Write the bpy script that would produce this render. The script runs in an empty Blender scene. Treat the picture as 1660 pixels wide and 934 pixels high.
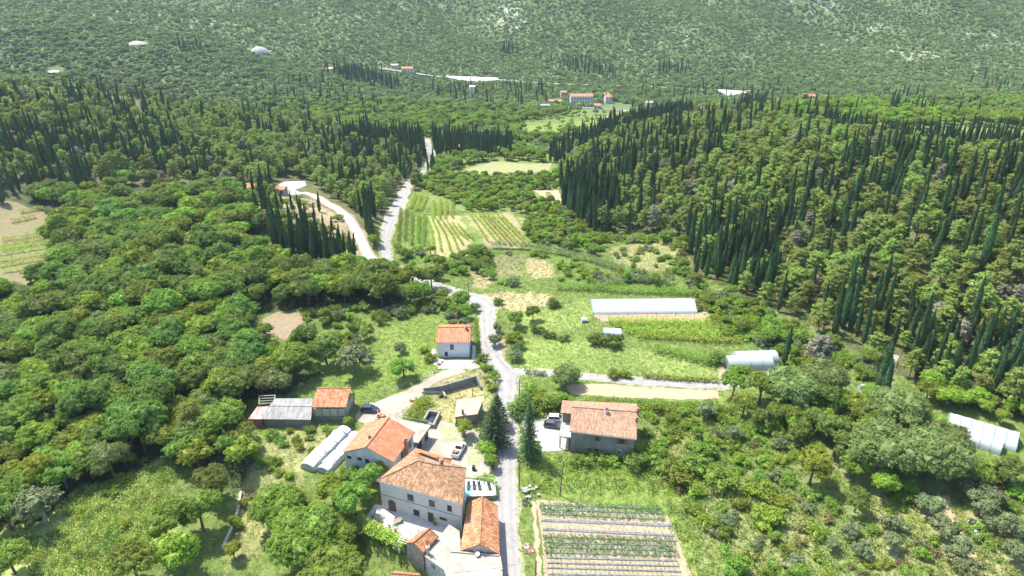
import bpy, math, random
import numpy as np
from mathutils import Vector, Matrix
R_=math.radians
random.seed(7); rng=np.random.default_rng(7)
SC=bpy.context.scene; COL=SC.collection
# ------------------------------------------------------------------ camera, light, exposure
FPX,CZ,PITCH=1130.0,103.0,R_(27)
cam=bpy.data.cameras.new('camera'); co=bpy.data.objects.new('camera',cam); COL.objects.link(co)
cam.sensor_width=36; cam.lens=36*FPX/1660; cam.clip_start=1; cam.clip_end=9000
co.location=(0,0,CZ); co.rotation_euler=(math.pi/2-PITCH,0,0); SC.camera=co
SUN_EL,SUN_AZ=R_(60),R_(-50)          # azimuth from +Y towards +X
W=bpy.data.worlds.new('World'); SC.world=W; W.use_nodes=True
nt=W.node_tree; sky=nt.nodes.new('ShaderNodeTexSky'); sky.sky_type='NISHITA'; sky.sun_disc=False
sky.sun_elevation=SUN_EL; sky.sun_rotation=SUN_AZ; sky.altitude=200; sky.dust_density=1.5
bgn=nt.nodes['Background']; bgn.inputs[1].default_value=0.15; nt.links.new(sky.outputs[0],bgn.inputs[0])
sl=bpy.data.lights.new('sun','SUN'); sl.energy=3.7; sl.angle=R_(0.5); sl.color=(1,.955,.88)
so=bpy.data.objects.new('sun',sl); COL.objects.link(so)
sd=Vector((math.sin(SUN_AZ)*math.cos(SUN_EL),math.cos(SUN_AZ)*math.cos(SUN_EL),math.sin(SUN_EL)))
so.rotation_euler=(-sd).to_track_quat('-Z','Y').to_euler(); so.location=(0,0,300)
SC.view_settings.view_transform='Standard'; SC.view_settings.look='None'
SC.view_settings.exposure=1.4; SC.view_settings.gamma=1
SC.cycles.max_bounces=6; SC.cycles.diffuse_bounces=4; SC.cycles.volume_bounces=0; SC.cycles.transparent_max_bounces=8

# ------------------------------------------------------------------ terrain height
def sm(t): t=np.clip(t,0,1); return t*t*(3-2*t)
def sp(t,w): return w*np.logaddexp(0,t/w)
FY=np.array([-300,90,139,154,177,213,250,306,360,500]); FX=np.array([150,140,122,101,76,60,38,20,18,30])
def H(x,y):
    x=np.asarray(x,float); y=np.asarray(y,float)
    z=-0.092*(sp(y-205,18)-sp(y-720,30))
    yb=800+25*np.sin(x/260+1)+10*np.sin(x/90)
    z=z+.20*sp(y-yb,35)+.22*sp(y-yb-260,80)
    z=z+sm((y-yb)/250)*(13*np.sin(x/75+y/160+.8*np.sin(y/90))+8*np.sin(x/41-y/130+2)+4*np.sin(x/19+y/50))
    xf=np.interp(y,FY,FX)
    yc=455-.20*np.clip(x-80,0,400)
    z=z+24*sm((x-xf)/120)*(1-.45*sm((x-190)/170))*(1-sm((y-yc)/130))
    z=z+9*sm((x-xf-10)/60)*(1-sm((y-yc)/130))*np.sin(x/38+y/60)*.5
    z=z+46*sm((-75-x)/330)*sm((y-190)/190)*(1-sm((y-440)/150))
    z=z+7*sm((-45-x)/80)*sm((y-120)/80)*(1-sm((y-440)/150))
    z=z+6*np.exp(-(((x+62)/42)**2+((y-262)/38)**2))
    z=z+68*sm((-70-x)/430)*sm((y-560)/190)*(1-sm((y-840)/200))
    z=z+np.where(np.abs(x)>60,1,.0)*sm((np.abs(x)-60)/60)*1.0*np.sin(x/23)*np.sin(y/31)
    # lower ground in front of the terrace wall
    d=(-(x+30.9)*0.50-(y-99.9)*0.87)
    z=z-3.3*sm(d/1.6)*sm((x+75)/25)*sm((-8-x)/5)*sm((y-50)/20)
    z=z+1.6*np.exp(-(((x+14)/6.5)**2+((y-153)/5.0)**2))
    return z
def ray(px,py):
    dx=(px-830)/FPX; dy=-(py-467)/FPX
    return (dx, math.cos(PITCH)+dy*math.sin(PITCH), -math.sin(PITCH)+dy*math.cos(PITCH))
def PH(px,py,h=0.0):            # point at absolute height h
    d=ray(px,py); t=(h-CZ)/d[2]; return Vector((d[0]*t,d[1]*t,h))
def P(px,py,off=0.0):           # point on the terrain
    d=ray(px,py); t=np.concatenate([np.arange(70,700,1.5),np.arange(700,4000,5)])
    g=CZ+d[2]*t-H(d[0]*t,d[1]*t)
    k=int(np.argmax(g<0)) if (g<0).any() else len(t)-1
    a,b=t[max(k-1,0)],t[k]
    for _ in range(18):
        m=(a+b)/2
        if CZ+d[2]*m-float(H(d[0]*m,d[1]*m))>0: a=m
        else: b=m
    m=(a+b)/2; x,y=d[0]*m,d[1]*m
    return Vector((x,y,float(H(x,y))+off))
def proj(x,y,z):
    x=np.asarray(x,float);y=np.asarray(y,float);z=np.asarray(z,float)-CZ
    c,s=math.cos(PITCH),math.sin(PITCH)
    dep=y*c-z*s; up=y*s+z*c
    dep=np.where(dep<1,1,dep)
    return 830+FPX*x/dep, 467-FPX*up/dep, dep
def inpoly(px,py,poly):
    px=np.asarray(px);py=np.asarray(py); r=np.zeros(px.shape,bool); n=len(poly)
    for i in range(n):
        x0,y0=poly[i][:2]; x1,y1=poly[(i+1)%n][:2]
        if y0==y1: continue
        c=((y0>py)!=(y1>py))&(px<(x1-x0)*(py-y0)/(y1-y0)+x0); r^=c
    return r
def fnoise(x,y,s,seed=0):
    a=seed*1.7
    return (np.sin(x/s+a+1.3*np.sin(y/s*.8+a))+np.sin(y/s*1.1-a+1.5*np.sin(x/s*.7+2*a))+.6*np.sin((x+y)/s*2.1+a)+.6*np.sin((x-y)/s*1.9-a*2))/3.2

# ------------------------------------------------------------------ materials
class NT:
    def __init__(s,name):
        s.m=bpy.data.materials.new(name); s.m.use_nodes=True; s.t=s.m.node_tree; s.b=s.t.nodes['Principled BSDF']
        s.out=s.t.nodes['Material Output']
    def n(s,ty,**k):
        x=s.t.nodes.new(ty)
        for a,b in k.items(): setattr(x,a,b)
        return x
    def l(s,a,b): s.t.links.new(a,b)
    def noise(s,vec,scale,detail=3,rough=.6):
        x=s.n('ShaderNodeTexNoise'); x.inputs['Scale'].default_value=scale; x.inputs['Detail'].default_value=detail; x.inputs['Roughness'].default_value=rough
        if vec is not None: s.l(vec,x.inputs['Vector'])
        return x.outputs['Fac']
    def mr(s,v,a,b,c,d):
        x=s.n('ShaderNodeMapRange'); s.l(v,x.inputs[0])
        for i,q in enumerate((a,b,c,d)): x.inputs[1+i].default_value=q
        return x.outputs[0]
    def mix(s,f,a,b,bt='MIX'):
        x=s.n('ShaderNodeMixRGB',blend_type=bt)
        for i,q in enumerate((f,a,b)):
            if isinstance(q,(int,float)): x.inputs[i].default_value=q
            elif isinstance(q,tuple): x.inputs[i].default_value=q if len(q)==4 else (*q,1)
            else: s.l(q,x.inputs[i])
        return x.outputs[0]
    def math(s,op,a,b=0):
        x=s.n('ShaderNodeMath',operation=op)
        for i,q in enumerate((a,b)):
            if isinstance(q,(int,float)): x.inputs[i].default_value=q
            else: s.l(q,x.inputs[i])
        return x.outputs[0]
    def bump(s,h,strength=.5,dist=.1):
        x=s.n('ShaderNodeBump'); x.inputs['Strength'].default_value=strength; x.inputs['Distance'].default_value=dist; s.l(h,x.inputs['Height']); s.l(x.outputs[0],s.b.inputs['Normal'])
    def fin(s,col=None,rough=.8,metal=0,spec=.3):
        if col is not None:
            if isinstance(col,tuple): s.b.inputs['Base Color'].default_value=(*col[:3],1)
            else: s.l(col,s.b.inputs['Base Color'])
        s.b.inputs['Roughness'].default_value=rough; s.b.inputs['Metallic'].default_value=metal
        s.b.inputs['Specular IOR Level'].default_value=spec
        return s.m
def tc(s,k='Object'): return s.n('ShaderNodeTexCoord').outputs[k]
def mat_plain(name,c,rough=.7,var=.25,scale=1.5,metal=0,spec=.3,c2=None,bump=0):
    s=NT(name); o=tc(s); n=s.noise(o,scale,5,.65)
    f=s.mr(n,.3,.7,0,1); c2=c2 or tuple(v*(1-var) for v in c)
    col=s.mix(f,c2,c)
    if bump: s.bump(s.noise(o,scale*6,3),bump,.08)
    return s.fin(col,rough,metal,spec)
def mat_leaf(name,c,hv=.06,vv=.5,transl=.4,spec=.25):
    s=NT(name); o=tc(s); oi=s.n('ShaderNodeObjectInfo')
    n=s.noise(o,.9,2,.6); hsv=s.n('ShaderNodeHueSaturation')
    s.l(s.mr(oi.outputs['Random'],0,1,.5-hv*.5,.5+hv*.5),hsv.inputs['Hue'])
    v=s.math('MULTIPLY',s.mr(oi.outputs['Random'],0,1,1-vv*.45,1+vv*.55),s.mr(n,.25,.75,.72,1.28))
    s.l(v,hsv.inputs['Value']); hsv.inputs['Color'].default_value=(*c,1)
    hsv.inputs['Saturation'].default_value=1
    s.l(hsv.outputs[0],s.b.inputs['Base Color']); s.b.inputs['Roughness'].default_value=.62; s.b.inputs['Specular IOR Level'].default_value=spec
    tr=s.n('ShaderNodeBsdfTranslucent'); tm=s.mix(1.0,hsv.outputs[0],(1.15,1.25,.55),'MULTIPLY'); s.l(tm,tr.inputs[0])
    mx=s.n('ShaderNodeMixShader'); mx.inputs[0].default_value=transl
    s.l(s.b.outputs[0],mx.inputs[1]); s.l(tr.outputs[0],mx.inputs[2]); s.l(mx.outputs[0],s.out.inputs[0])
    return s.m
def mat_tiles(name,c1,c2,c3,pu=.30,pv=.42,strength=.6,groove=.35):
    s=NT(name); uv=tc(s,'UV'); sep=s.n('ShaderNodeSeparateXYZ'); s.l(uv,sep.inputs[0])
    u=s.math('DIVIDE',sep.outputs[0],pu); v=s.math('DIVIDE',sep.outputs[1],pv)
    fu=s.math('FLOOR',u); fv=s.math('FLOOR',v); cb=s.n('ShaderNodeCombineXYZ'); s.l(fu,cb.inputs[0]); s.l(fv,cb.inputs[1])
    wn=s.n('ShaderNodeTexWhiteNoise'); wn.noise_dimensions='2D'; s.l(cb.outputs[0],wn.inputs['Vector'])
    big=s.noise(uv,.45,4,.65)
    f=s.math('ADD',s.math('MULTIPLY',wn.outputs['Value'],.65),s.math('MULTIPLY',s.math('SUBTRACT',big,.5),1.6))
    col=s.mix(s.mr(f,.0,.5,0,1),c1,c2); col=s.mix(s.mr(f,.45,.95,0,1),col,c3)
    hu=s.math('ABSOLUTE',s.math('SINE',s.math('MULTIPLY',u,math.pi))); hv=s.math('FRACT',v)
    g=s.mr(hu,0,.5,groove,1); col=s.mix(1,col,g,'MULTIPLY')
    s.bump(s.math('ADD',hu,s.math('MULTIPLY',hv,-.4)),strength,.08)
    return s.fin(col,.75,0,.25)
def mat_stone(name,c1,c2,mortar,scale=2.2):
    s=NT(name); uv=tc(s,'UV'); vo=s.n('ShaderNodeTexVoronoi'); vo.inputs['Scale'].default_value=scale; s.l(uv,vo.inputs['Vector'])
    ve=s.n('ShaderNodeTexVoronoi',feature='DISTANCE_TO_EDGE'); ve.inputs['Scale'].default_value=scale; s.l(uv,ve.inputs['Vector'])
    sx=s.n('ShaderNodeSeparateXYZ'); s.l(vo.outputs['Color'],sx.inputs[0])
    col=s.mix(sx.outputs[0],c1,c2); col=s.mix(s.mr(ve.outputs['Distance'],0,.08,1,0),col,mortar)
    s.bump(ve.outputs['Distance'],.7,.1); return s.fin(col,.9)
def mat_stain(name,c,cd,scale=.5,streak=True,rough=.85):
    s=NT(name); uv=tc(s,'UV'); mp=s.n('ShaderNodeMapping'); s.l(uv,mp.inputs[0]); mp.inputs['Scale'].default_value=(1,.35 if streak else 1,1)
    n=s.noise(mp.outputs[0],scale,6,.7); n2=s.noise(uv,scale*6,4,.6)
    f=s.math('ADD',s.mr(n,.38,.66,0,.8),s.mr(n2,.5,.8,0,.3)); s.bump(n2,.25,.05)
    return s.fin(s.mix(f,c,cd),rough)

M={}
M['broad_dark']=mat_leaf('leaf_dark',(.155,.225,.045))
M['broad_mid']=mat_leaf('leaf_mid',(.195,.275,.042))
M['broad_bright']=mat_leaf('leaf_bright',(.245,.33,.040))
M['oak']=mat_leaf('leaf_oak',(.19,.245,.075),.04)
M['pine']=mat_leaf('needle_pine',(.225,.285,.058),.05,.6,.25)
M['cyp']=mat_leaf('needle_cypress',(.056,.100,.036),.04,.5,.15,.15)
M['spruce']=mat_leaf('needle_spruce',(.075,.125,.045),.04,.3,.15)
M['olive']=mat_leaf('leaf_olive',(.165,.20,.085),.04,.4,.2)
M['vine']=mat_leaf('leaf_vine',(0.310,0.396,0.054),.05,.4,.35)
M['shrub_dry']=mat_leaf('leaf_dry',(.20,.17,.07),.05,.5)
M['maquis']=mat_leaf('leaf_maquis',(.155,.215,.066),.06,.9,.2)
M['maquis2']=mat_leaf('leaf_maquis_light',(.215,.275,.085),.06,.6,.25)
M['grass_l']=mat_leaf('grass_leaf',(0.218,0.299,0.060),.07,.5,.3)
M['straw']=mat_leaf('straw_leaf',(.33,.285,.14),.04,.4,.3)
M['weed']=mat_leaf('weed_leaf',(0.188,0.260,0.055),.08,.6,.3)
M['crop']=mat_leaf('crop_leaf',(0.126,0.238,0.063),.05,.4,.25)
M['bramble']=mat_leaf('bramble_leaf',(.44,.50,.15),.05,.4,.3)
M['walnutleaf']=mat_leaf('leaf_walnut',(.215,.285,.045),.04,.3)
M['greyleaf']=mat_leaf('needle_grey',(.26,.245,.165),.03,.3,.15)
M['redleaf']=mat_leaf('leaf_red',(.16,.07,.05),.03,.3,.2)
M['flower']=mat_plain('flower',(.8,.7,.72))
M['bark']=mat_plain('bark',(.16,.12,.09),.9,.5,3)
M['bark_pale']=mat_plain('bark_pale',(.30,.27,.23),.9,.4,3)
M['plaster']=mat_stain('render_pale',(.56,.53,.475),(.47,.44,.39),.3)
M['plaster_white']=mat_stain('render_white',(.56,.56,.55),(.47,.47,.46),.3)
M['plaster_stain']=mat_stain('render_stained',(.50,.51,.51),(.24,.25,.24),.55)
M['cement']=mat_stain('cement_grey',(.225,.22,.19),(.11,.11,.095),.45)
M['concrete']=mat_stain('concrete_old',(.36,.33,.275),(.20,.185,.15),.35,False)
M['conc_light']=mat_plain('concrete_light',(.38,.36,.32),.85,.25,.6)
M['paving']=mat_plain('paving_white',(.50,.48,.45),.7,.2,.7)
M['stone']=mat_stone('rubble_stone',(.36,.33,.28),(.22,.20,.17),(.14,.13,.11))
M['stone_pale']=mat_stone('rubble_pale',(.50,.46,.40),(.34,.31,.27),(.2,.18,.16))
M['tile_new']=mat_tiles('roof_orange',(.41,.155,.075),(.49,.20,.10),(.55,.26,.145),.60,.9,.7,.45)
M['tile_villa']=mat_tiles('roof_villa',(.23,.12,.06),(.37,.215,.115),(.52,.375,.225),.30,.42,.8,.42)
M['tile_old']=mat_tiles('roof_old',(.31,.125,.055),(.49,.225,.105),(.60,.38,.21),.30,.42,.8,.48)
M['tile_pale']=mat_tiles('roof_pale',(.50,.30,.18),(.70,.48,.31),(.80,.64,.46),.3,.42,.8,.55)
M['tile_pink']=mat_tiles('roof_pink',(.29,.165,.10),(.39,.24,.15),(.47,.33,.23),.3,.42,.7,.5)
M['corr']=mat_tiles('corrugated_grey',(.22,.21,.20),(.30,.29,.27),(.38,.37,.35),.35,1.6,.5,.6)
M['corr_red']=mat_tiles('corrugated_red',(.45,.20,.17),(.55,.40,.34),(.62,.55,.48),.35,1.6,.5,.7)
M['glass']=mat_plain('window_glass',(.03,.035,.045),.12,.3,2,spec=.6)
M['dark']=mat_plain('dark_metal',(.04,.04,.045),.5)
M['door']=mat_plain('dark_wood',(.10,.07,.05),.6)
M['wood']=mat_plain('old_wood',(.30,.24,.17),.85,.4,3)
M['wood_pale']=mat_plain('plank_pale',(.42,.40,.30),.85,.3,2)
M['shutter']=mat_plain('shutter_brown',(.22,.10,.07),.6)
M['white']=mat_plain('white_paint',(.66,.67,.66),.5,.1)
M['frame']=mat_plain('frame_dark',(.05,.05,.055),.5)
M['brick']=mat_plain('brick_red',(.42,.17,.11),.85,.35,6)
M['rust']=mat_plain('rust',(.24,.09,.05),.8)
M['metal']=mat_plain('zinc',(.45,.46,.47),.4,.15,2,.6)
M['blue']=mat_plain('blue_sheet',(.22,.42,.72),.45,.3,2,c2=(.62,.74,.86))
M['film']=mat_plain('mulch_film',(.07,.072,.08),.85,.4,1.6,spec=.1,c2=(.25,.25,.245))
M['soil']=mat_plain('soil',(.29,.225,.14),.95,.3,.8,bump=.4)
M['soil_red']=mat_plain('soil_red',(.42,.27,.18),.95,.35,.8,bump=.4)
M['straw_g']=mat_plain('straw_field',(.40,.30,.19),.95,.22,.5,c2=(.34,.26,.15),bump=.4)
M['hay']=mat_plain('hay_meadow',(.27,.25,.115),.95,.3,.25,c2=(.19,.215,.08),bump=.4)
M['side_gravel']=mat_plain('side_gravel',(.46,.44,.40),.9,.2,.3,bump=.3); M['bed_soil']=mat_plain('bed_soil',(.37,.29,.185),.95,.25,.8,bump=.4)
M['garden']=mat_plain('garden_soil',(.22,.155,.09),.95,.3,.35,c2=(.12,.14,.05),bump=.5)
M['gravel']=mat_plain('gravel',(.35,.32,.275),.9,.22,.16,c2=(.25,.205,.14),bump=.3)
M['dust']=mat_plain('dust_verge',(.36,.315,.22),.95,.4,.8,c2=(.19,.23,.085),bump=.4)
M['rockcut']=mat_plain('rock_cut',(.40,.385,.35),.9,.3,.08)
M['pool']=mat_plain('pool_water',(.22,.60,.72),.08,.15,1,spec=.6)
M['cloth']=mat_plain('white_cloth',(.80,.80,.79),.8,.06)
M['rubber']=mat_plain('rubber',(.02,.02,.02),.8)
M['navy']=mat_plain('car_navy',(.018,.028,.06),.22,.1,1,spec=.7)
M['cargrey']=mat_plain('car_grey',(.09,.095,.105),.25,.1,1,.3,.7)
M['carsilver']=mat_plain('car_silver',(.48,.49,.50),.28,.1,1,.4,.7)
M['carwhite']=mat_plain('car_white',(.74,.74,.72),.3,.05,1,spec=.6)
M['lamp_g']=mat_plain('lamp_lens',(.7,.7,.68),.2)
M['lamp_r']=mat_plain('lamp_lens_red',(.35,.02,.02),.3)
M['orange']=mat_plain('orange_plastic',(.75,.22,.06),.5,.1)
M['yellow']=mat_plain('yellow_plastic',(.75,.55,.05),.5,.1)
M['terracotta']=mat_plain('terracotta',(.50,.24,.14),.8)
def mat_sheet():   # greenhouse film
    s=NT('greenhouse_film'); uv=tc(s,'UV'); n=s.noise(uv,.5,3); col=s.mix(n,(.40,.46,.45),(.54,.59,.58))
    s.fin(col,.35,0,.5); tr=s.n('ShaderNodeBsdfTranslucent'); tr.inputs[0].default_value=(.5,.56,.56,1)
    mx=s.n('ShaderNodeMixShader'); mx.inputs[0].default_value=.3; s.l(s.b.outputs[0],mx.inputs[1]); s.l(tr.outputs[0],mx.inputs[2]); s.l(mx.outputs[0],s.out.inputs[0]); return s.m
M['gh']=mat_sheet(); M['gh_old']=mat_plain('greenhouse_old_film',(.26,.31,.29),.5,.3,.8,c2=(.36,.40,.37))
def mat_asphalt():
    s=NT('road_surface'); uv=tc(s,'UV'); at=s.n('ShaderNodeAttribute',attribute_name='across'); o=tc(s)
    n=s.noise(o,.35,5,.65); n2=s.noise(o,6,3)
    w=s.math('ABSOLUTE',s.math('SUBTRACT',s.math('ABSOLUTE',at.outputs['Fac']),.45))
    f=s.math('ADD',s.mr(w,0,.3,.35,0),s.mr(n,.3,.7,0,.65)); col=s.mix(f,(.31,.295,.27),(.20,.19,.175))
    col=s.mix(s.mr(n2,.4,.8,0,.25),col,(.30,.29,.27)); s.bump(n2,.2,.03); return s.fin(col,.9)
M['road']=mat_asphalt()
def mat_ground():
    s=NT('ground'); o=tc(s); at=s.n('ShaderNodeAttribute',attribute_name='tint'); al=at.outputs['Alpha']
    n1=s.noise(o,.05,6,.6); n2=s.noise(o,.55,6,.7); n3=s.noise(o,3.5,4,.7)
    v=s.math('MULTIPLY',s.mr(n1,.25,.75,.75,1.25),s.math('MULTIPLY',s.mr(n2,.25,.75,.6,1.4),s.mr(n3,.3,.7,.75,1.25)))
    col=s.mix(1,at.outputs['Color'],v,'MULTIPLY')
    dry=s.mr(s.noise(o,.22,6,.7),.52,.72,0,.55); col=s.mix(dry,col,s.mix(.5,at.outputs['Color'],(.38,.33,.15)))
    rk=s.mr(s.math('ADD',s.noise(o,.06,7,.72),s.math('MULTIPLY',al,.35)),.62,.72,0,1)
    rk=s.math('MULTIPLY',rk,s.mr(al,0,.15,0,1)); col=s.mix(rk,col,(.30,.31,.25))
    s.bump(s.math('ADD',n2,s.math('MULTIPLY',n3,.4)),.6,.35); return s.fin(col,.95,0,.1)
M['ground']=mat_ground()

# ------------------------------------------------------------------ object helpers
def tag(o,label=None,cat=None,group=None,kind=None):
    if label: o['label']=label
    if cat: o['category']=cat
    if group: o['group']=group
    if kind: o['kind']=kind
    return o
def empty(name,loc,label,cat,group=None,rz=0):
    o=bpy.data.objects.new(name,None); COL.objects.link(o); o.location=loc; o.rotation_euler=(0,0,rz); o.empty_display_size=.5
    return tag(o,label,cat,group)
def mk_mesh(name,v,f,mats,mi=None,uv=True,smooth=False):
    me=bpy.data.meshes.new(name); me.from_pydata([tuple(map(float,a)) for a in v],[],f)
    for m in mats: me.materials.append(M[m] if isinstance(m,str) else m)
    if mi is not None: me.polygons.foreach_set('material_index',np.asarray(mi,dtype=np.int32))
    if smooth: me.polygons.foreach_set('use_smooth',np.ones(len(me.polygons),bool))
    me.update()
    if uv and len(me.polygons):
        ul=me.uv_layers.new(name='UVMap'); d=np.zeros(len(me.loops)*2); V=np.array([tuple(q.co) for q in me.vertices])
        for p in me.polygons:
            n=np.array(p.normal)
            if abs(n[2])>.995: u=np.array((1,0,0.));w=np.array((0,1,0.))
            else:
                u=np.cross((0,0,1.),n); u/=np.linalg.norm(u); w=np.cross(n,u)
            for li,vi in zip(p.loop_indices,p.vertices):
                d[2*li]=V[vi]@u; d[2*li+1]=V[vi]@w
        ul.data.foreach_set('uv',d)
    return me
class MB:
    def __init__(s): s.v=[];s.f=[];s.m=[]
    def add(s,vs,fs,mi=0):
        b=len(s.v); s.v+= [tuple(q) for q in vs]; s.f+=[tuple(i+b for i in f) for f in fs]; s.m+=[mi]*len(fs); return s
    def poly(s,pts,mi=0): return s.add(pts,[tuple(range(len(pts)))],mi)
    def obox(s,o,ux,uy,uz,mi=0):   # corner + three edge vectors
        o,ux,uy,uz=map(Vector,(o,ux,uy,uz)); v=[o,o+ux,o+ux+uy,o+uy]; v=v+[q+uz for q in v]
        fs=[(3,2,1,0),(4,5,6,7),(0,1,5,4),(1,2,6,5),(2,3,7,6),(3,0,4,7)]
        if ux.cross(uy).dot(uz)<0: fs=[f[::-1] for f in fs]
        return s.add(v,fs,mi)
    def box(s,c,sx,sy,sz,rz=0,mi=0):   # c = centre of the base
        a=Vector((math.cos(rz),math.sin(rz),0));b=Vector((-math.sin(rz),math.cos(rz),0)); c=Vector(c)
        return s.obox(c-a*sx/2-b*sy/2,a*sx,b*sy,(0,0,sz),mi)
    def bar(s,p,q,w,mi=0,n=6,w2=None):
        p,q=Vector(p),Vector(q); d=(q-p); 
        if d.length<1e-6: return s
        a=d.normalized(); e=a.orthogonal().normalized(); g=a.cross(e); w2=w if w2 is None else w2
        vs=[p+(e*math.cos(t)+g*math.sin(t))*w for t in [2*math.pi*i/n for i in range(n)]]+[q+(e*math.cos(t)+g*math.sin(t))*w2 for t in [2*math.pi*i/n for i in range(n)]]
        fs=[(i,(i+1)%n,n+(i+1)%n,n+i) for i in range(n)]+[tuple(range(n))[::-1],tuple(range(n,2*n))]
        return s.add(vs,fs,mi)
    def prism(s,pts,z0,z1,mi=0):    # vertical prism, pts xy ccw; z1 number or per-point list
        n=len(pts); z1=z1 if isinstance(z1,(list,tuple)) else [z1]*n; z0=z0 if isinstance(z0,(list,tuple)) else [z0]*n
        A=sum(pts[i][0]*pts[(i+1)%n][1]-pts[(i+1)%n][0]*pts[i][1] for i in range(n))
        if A<0: pts=pts[::-1];z1=z1[::-1];z0=z0[::-1]
        vs=[(p[0],p[1],z) for p,z in zip(pts,z0)]+[(p[0],p[1],z) for p,z in zip(pts,z1)]
        return s.add(vs,[tuple(range(n))[::-1],tuple(range(n,2*n))]+[(i,(i+1)%n,n+(i+1)%n,n+i) for i in range(n)],mi)
    def build(s,name,mats,parent=None,origin=None,smooth=False,label=None):
        if not isinstance(mats,(list,tuple)): mats=[mats]
        org=Vector((0,0,0))
        root=parent
        while root is not None and root.parent is not None: root=root.parent
        if root is not None: org=Vector(root.location)
        if origin is not None: org=Vector(origin)
        v=[Vector(q)-org for q in s.v]
        me=mk_mesh(name,v,s.f,mats,s.m,smooth=smooth); o=bpy.data.objects.new(name,me); COL.objects.link(o)
        if parent is not None: o.parent=parent
        elif origin is not None: o.location=org
        if label: o['label']=label
        return o
def struct(o,kind='structure',**k): o['kind']=kind; return o

# ------------------------------------------------------------------ masks in the place
def W2(poly): return [tuple(P(*q)[:2]) for q in poly]
EXC=[]      # world polygons kept free of plants
ROADS=[]    # (N,2) polylines with half width

# ------------------------------------------------------------------ roads and fields
def resample(pts,step):
    pts=[np.array(p,float) for p in pts]; out=[pts[0]]
    # catmull-rom
    n=len(pts)
    for i in range(n-1):
        p0=pts[max(i-1,0)];p1=pts[i];p2=pts[i+1];p3=pts[min(i+2,n-1)]
        L=np.linalg.norm(p2[:2]-p1[:2]); k=max(int(L/step),1)
        for j in range(1,k+1):
            t=j/k; out.append(.5*((2*p1)+(-p0+p2)*t+(2*p0-5*p1+4*p2-p3)*t*t+(-p0+3*p1-3*p2+p3)*t**3))
    return np.array(out)
def strip(name,pts,mat,off,step=2.0,ragged=.15,extra=0.0,clear=True,zfun=None):   # pts: world (x,y,width)
    c=resample(pts,step); d=np.gradient(c[:,:2],axis=0); d/=np.linalg.norm(d,axis=1)[:,None]+1e-9; nrm=np.stack([-d[:,1],d[:,0]],1)
    vs=[];fs=[];ac=[]; K=[-1,-.5,0,.5,1]
    for i in range(len(c)):
        w=c[i,2]/2+extra
        for k in K:
            ww=w*(1 if abs(k)<1 else 1+ragged*(.35*math.sin(i*.7+k*3)+.3*random.uniform(-1,1)))
            q=c[i,:2]+nrm[i]*k*ww; z=float(H(q[0],q[1]))+off; vs.append((q[0],q[1],z)); ac.append(k)
    for i in range(len(c)-1):
        for j in range(4): a=i*5+j; fs.append((a,a+5,a+6,a+1))
    me=mk_mesh(name,vs,fs,[mat],smooth=True); 
    if me.polygons[0].normal.z<0: me.flip_normals()
    at=me.attributes.new('across','FLOAT','POINT'); at.data.foreach_set('value',ac)
    o=bpy.data.objects.new(name,me); COL.objects.link(o); o['kind']='structure'
    if clear: ROADS.append((c[:,:2].copy(),c[:,2]/2))
    return o
def lr(L):     # list of (py,pxl,pxr) -> world (x,y,width)
    out=[]
    for py,a,b in L:
        p,q=P(a,py),P(b,py); out.append(((p.x+q.x)/2,(p.y+q.y)/2,(q-p).length))
    return out
def pw(L,w): return [(*P(a,b)[:2],w) for a,b in L]
def inw(x,y,poly): return inpoly(np.asarray(x),np.asarray(y),poly)
def sheet(name,poly,mat,off,px=True,cell=2.5,clear=True,kind='structure'):
    w=W2(poly) if px else poly
    if clear: EXC.append(w)
    import bmesh
    bm=bmesh.new(); f=bm.faces.new([bm.verts.new((a,b,0)) for a,b in w]); bmesh.ops.triangulate(bm,faces=[f])
    for _ in range(7):
        es=[e for e in bm.edges if e.calc_length()>cell]
        if not es: break
        bmesh.ops.subdivide_edges(bm,edges=es,cuts=1); bmesh.ops.triangulate(bm,faces=bm.faces[:])
    if mat in ('soil','straw_g','garden','hay','rockcut','gravel','soil_red'):
        for v in bm.verts:
            if v.is_boundary: q=.35 if cell<5 else 1.5; v.co.x+=random.uniform(-q,q); v.co.y+=random.uniform(-q,q)
    for v in bm.verts: v.co.z=float(H(v.co.x,v.co.y))+off
    bmesh.ops.recalc_face_normals(bm,faces=bm.faces[:])
    vs=[tuple(v.co) for v in bm.verts]; bm.verts.index_update(); fs=[tuple(v.index for v in f.verts) for f in bm.faces]; bm.free()
    me=mk_mesh(name,vs,fs,[mat],smooth=True)
    if sum(p.normal.z for p in me.polygons)<0: me.flip_normals()
    o=bpy.data.objects.new(name,me); COL.objects.link(o); o['kind']=kind; return o

MAIN=lr([(1060,818,850),(934,815,844),(850,806,838),(760,804,836),(700,811,838),(650,807,834),(610,800,838),(585,788,818),(555,780,807),(520,778,800),(500,777,803),(488,763,797),(478,738,762)])+pw([(718,468),(690,455),(665,446),(645,437)],4.0)+lr([(425,621,638),(400,618,632),(370,620,637),(345,630,652),(320,645,660),(302,655,668)])+pw([(676,286),(694,270),(700,255),(694,238),(690,225)],4.2)
strip('road_verge',MAIN,'dust',.05,extra=.7,ragged=.4,clear=False); strip('road',MAIN,'road',.09)
LANE=pw([(822,603),(850,603),(890,605),(960,612),(1060,620),(1140,625),(1215,620),(1260,606)],3.0)
strip('lane_verge',LANE,'dust',.052,extra=.5,ragged=.4,clear=False); strip('lane',LANE,'road',.095,ragged=.2)
DRV=pw([(775,592),(745,600),(715,610),(688,624),(655,645),(640,660)],3.2)
strip('driveway',DRV,'gravel',.085,ragged=.2)
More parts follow.
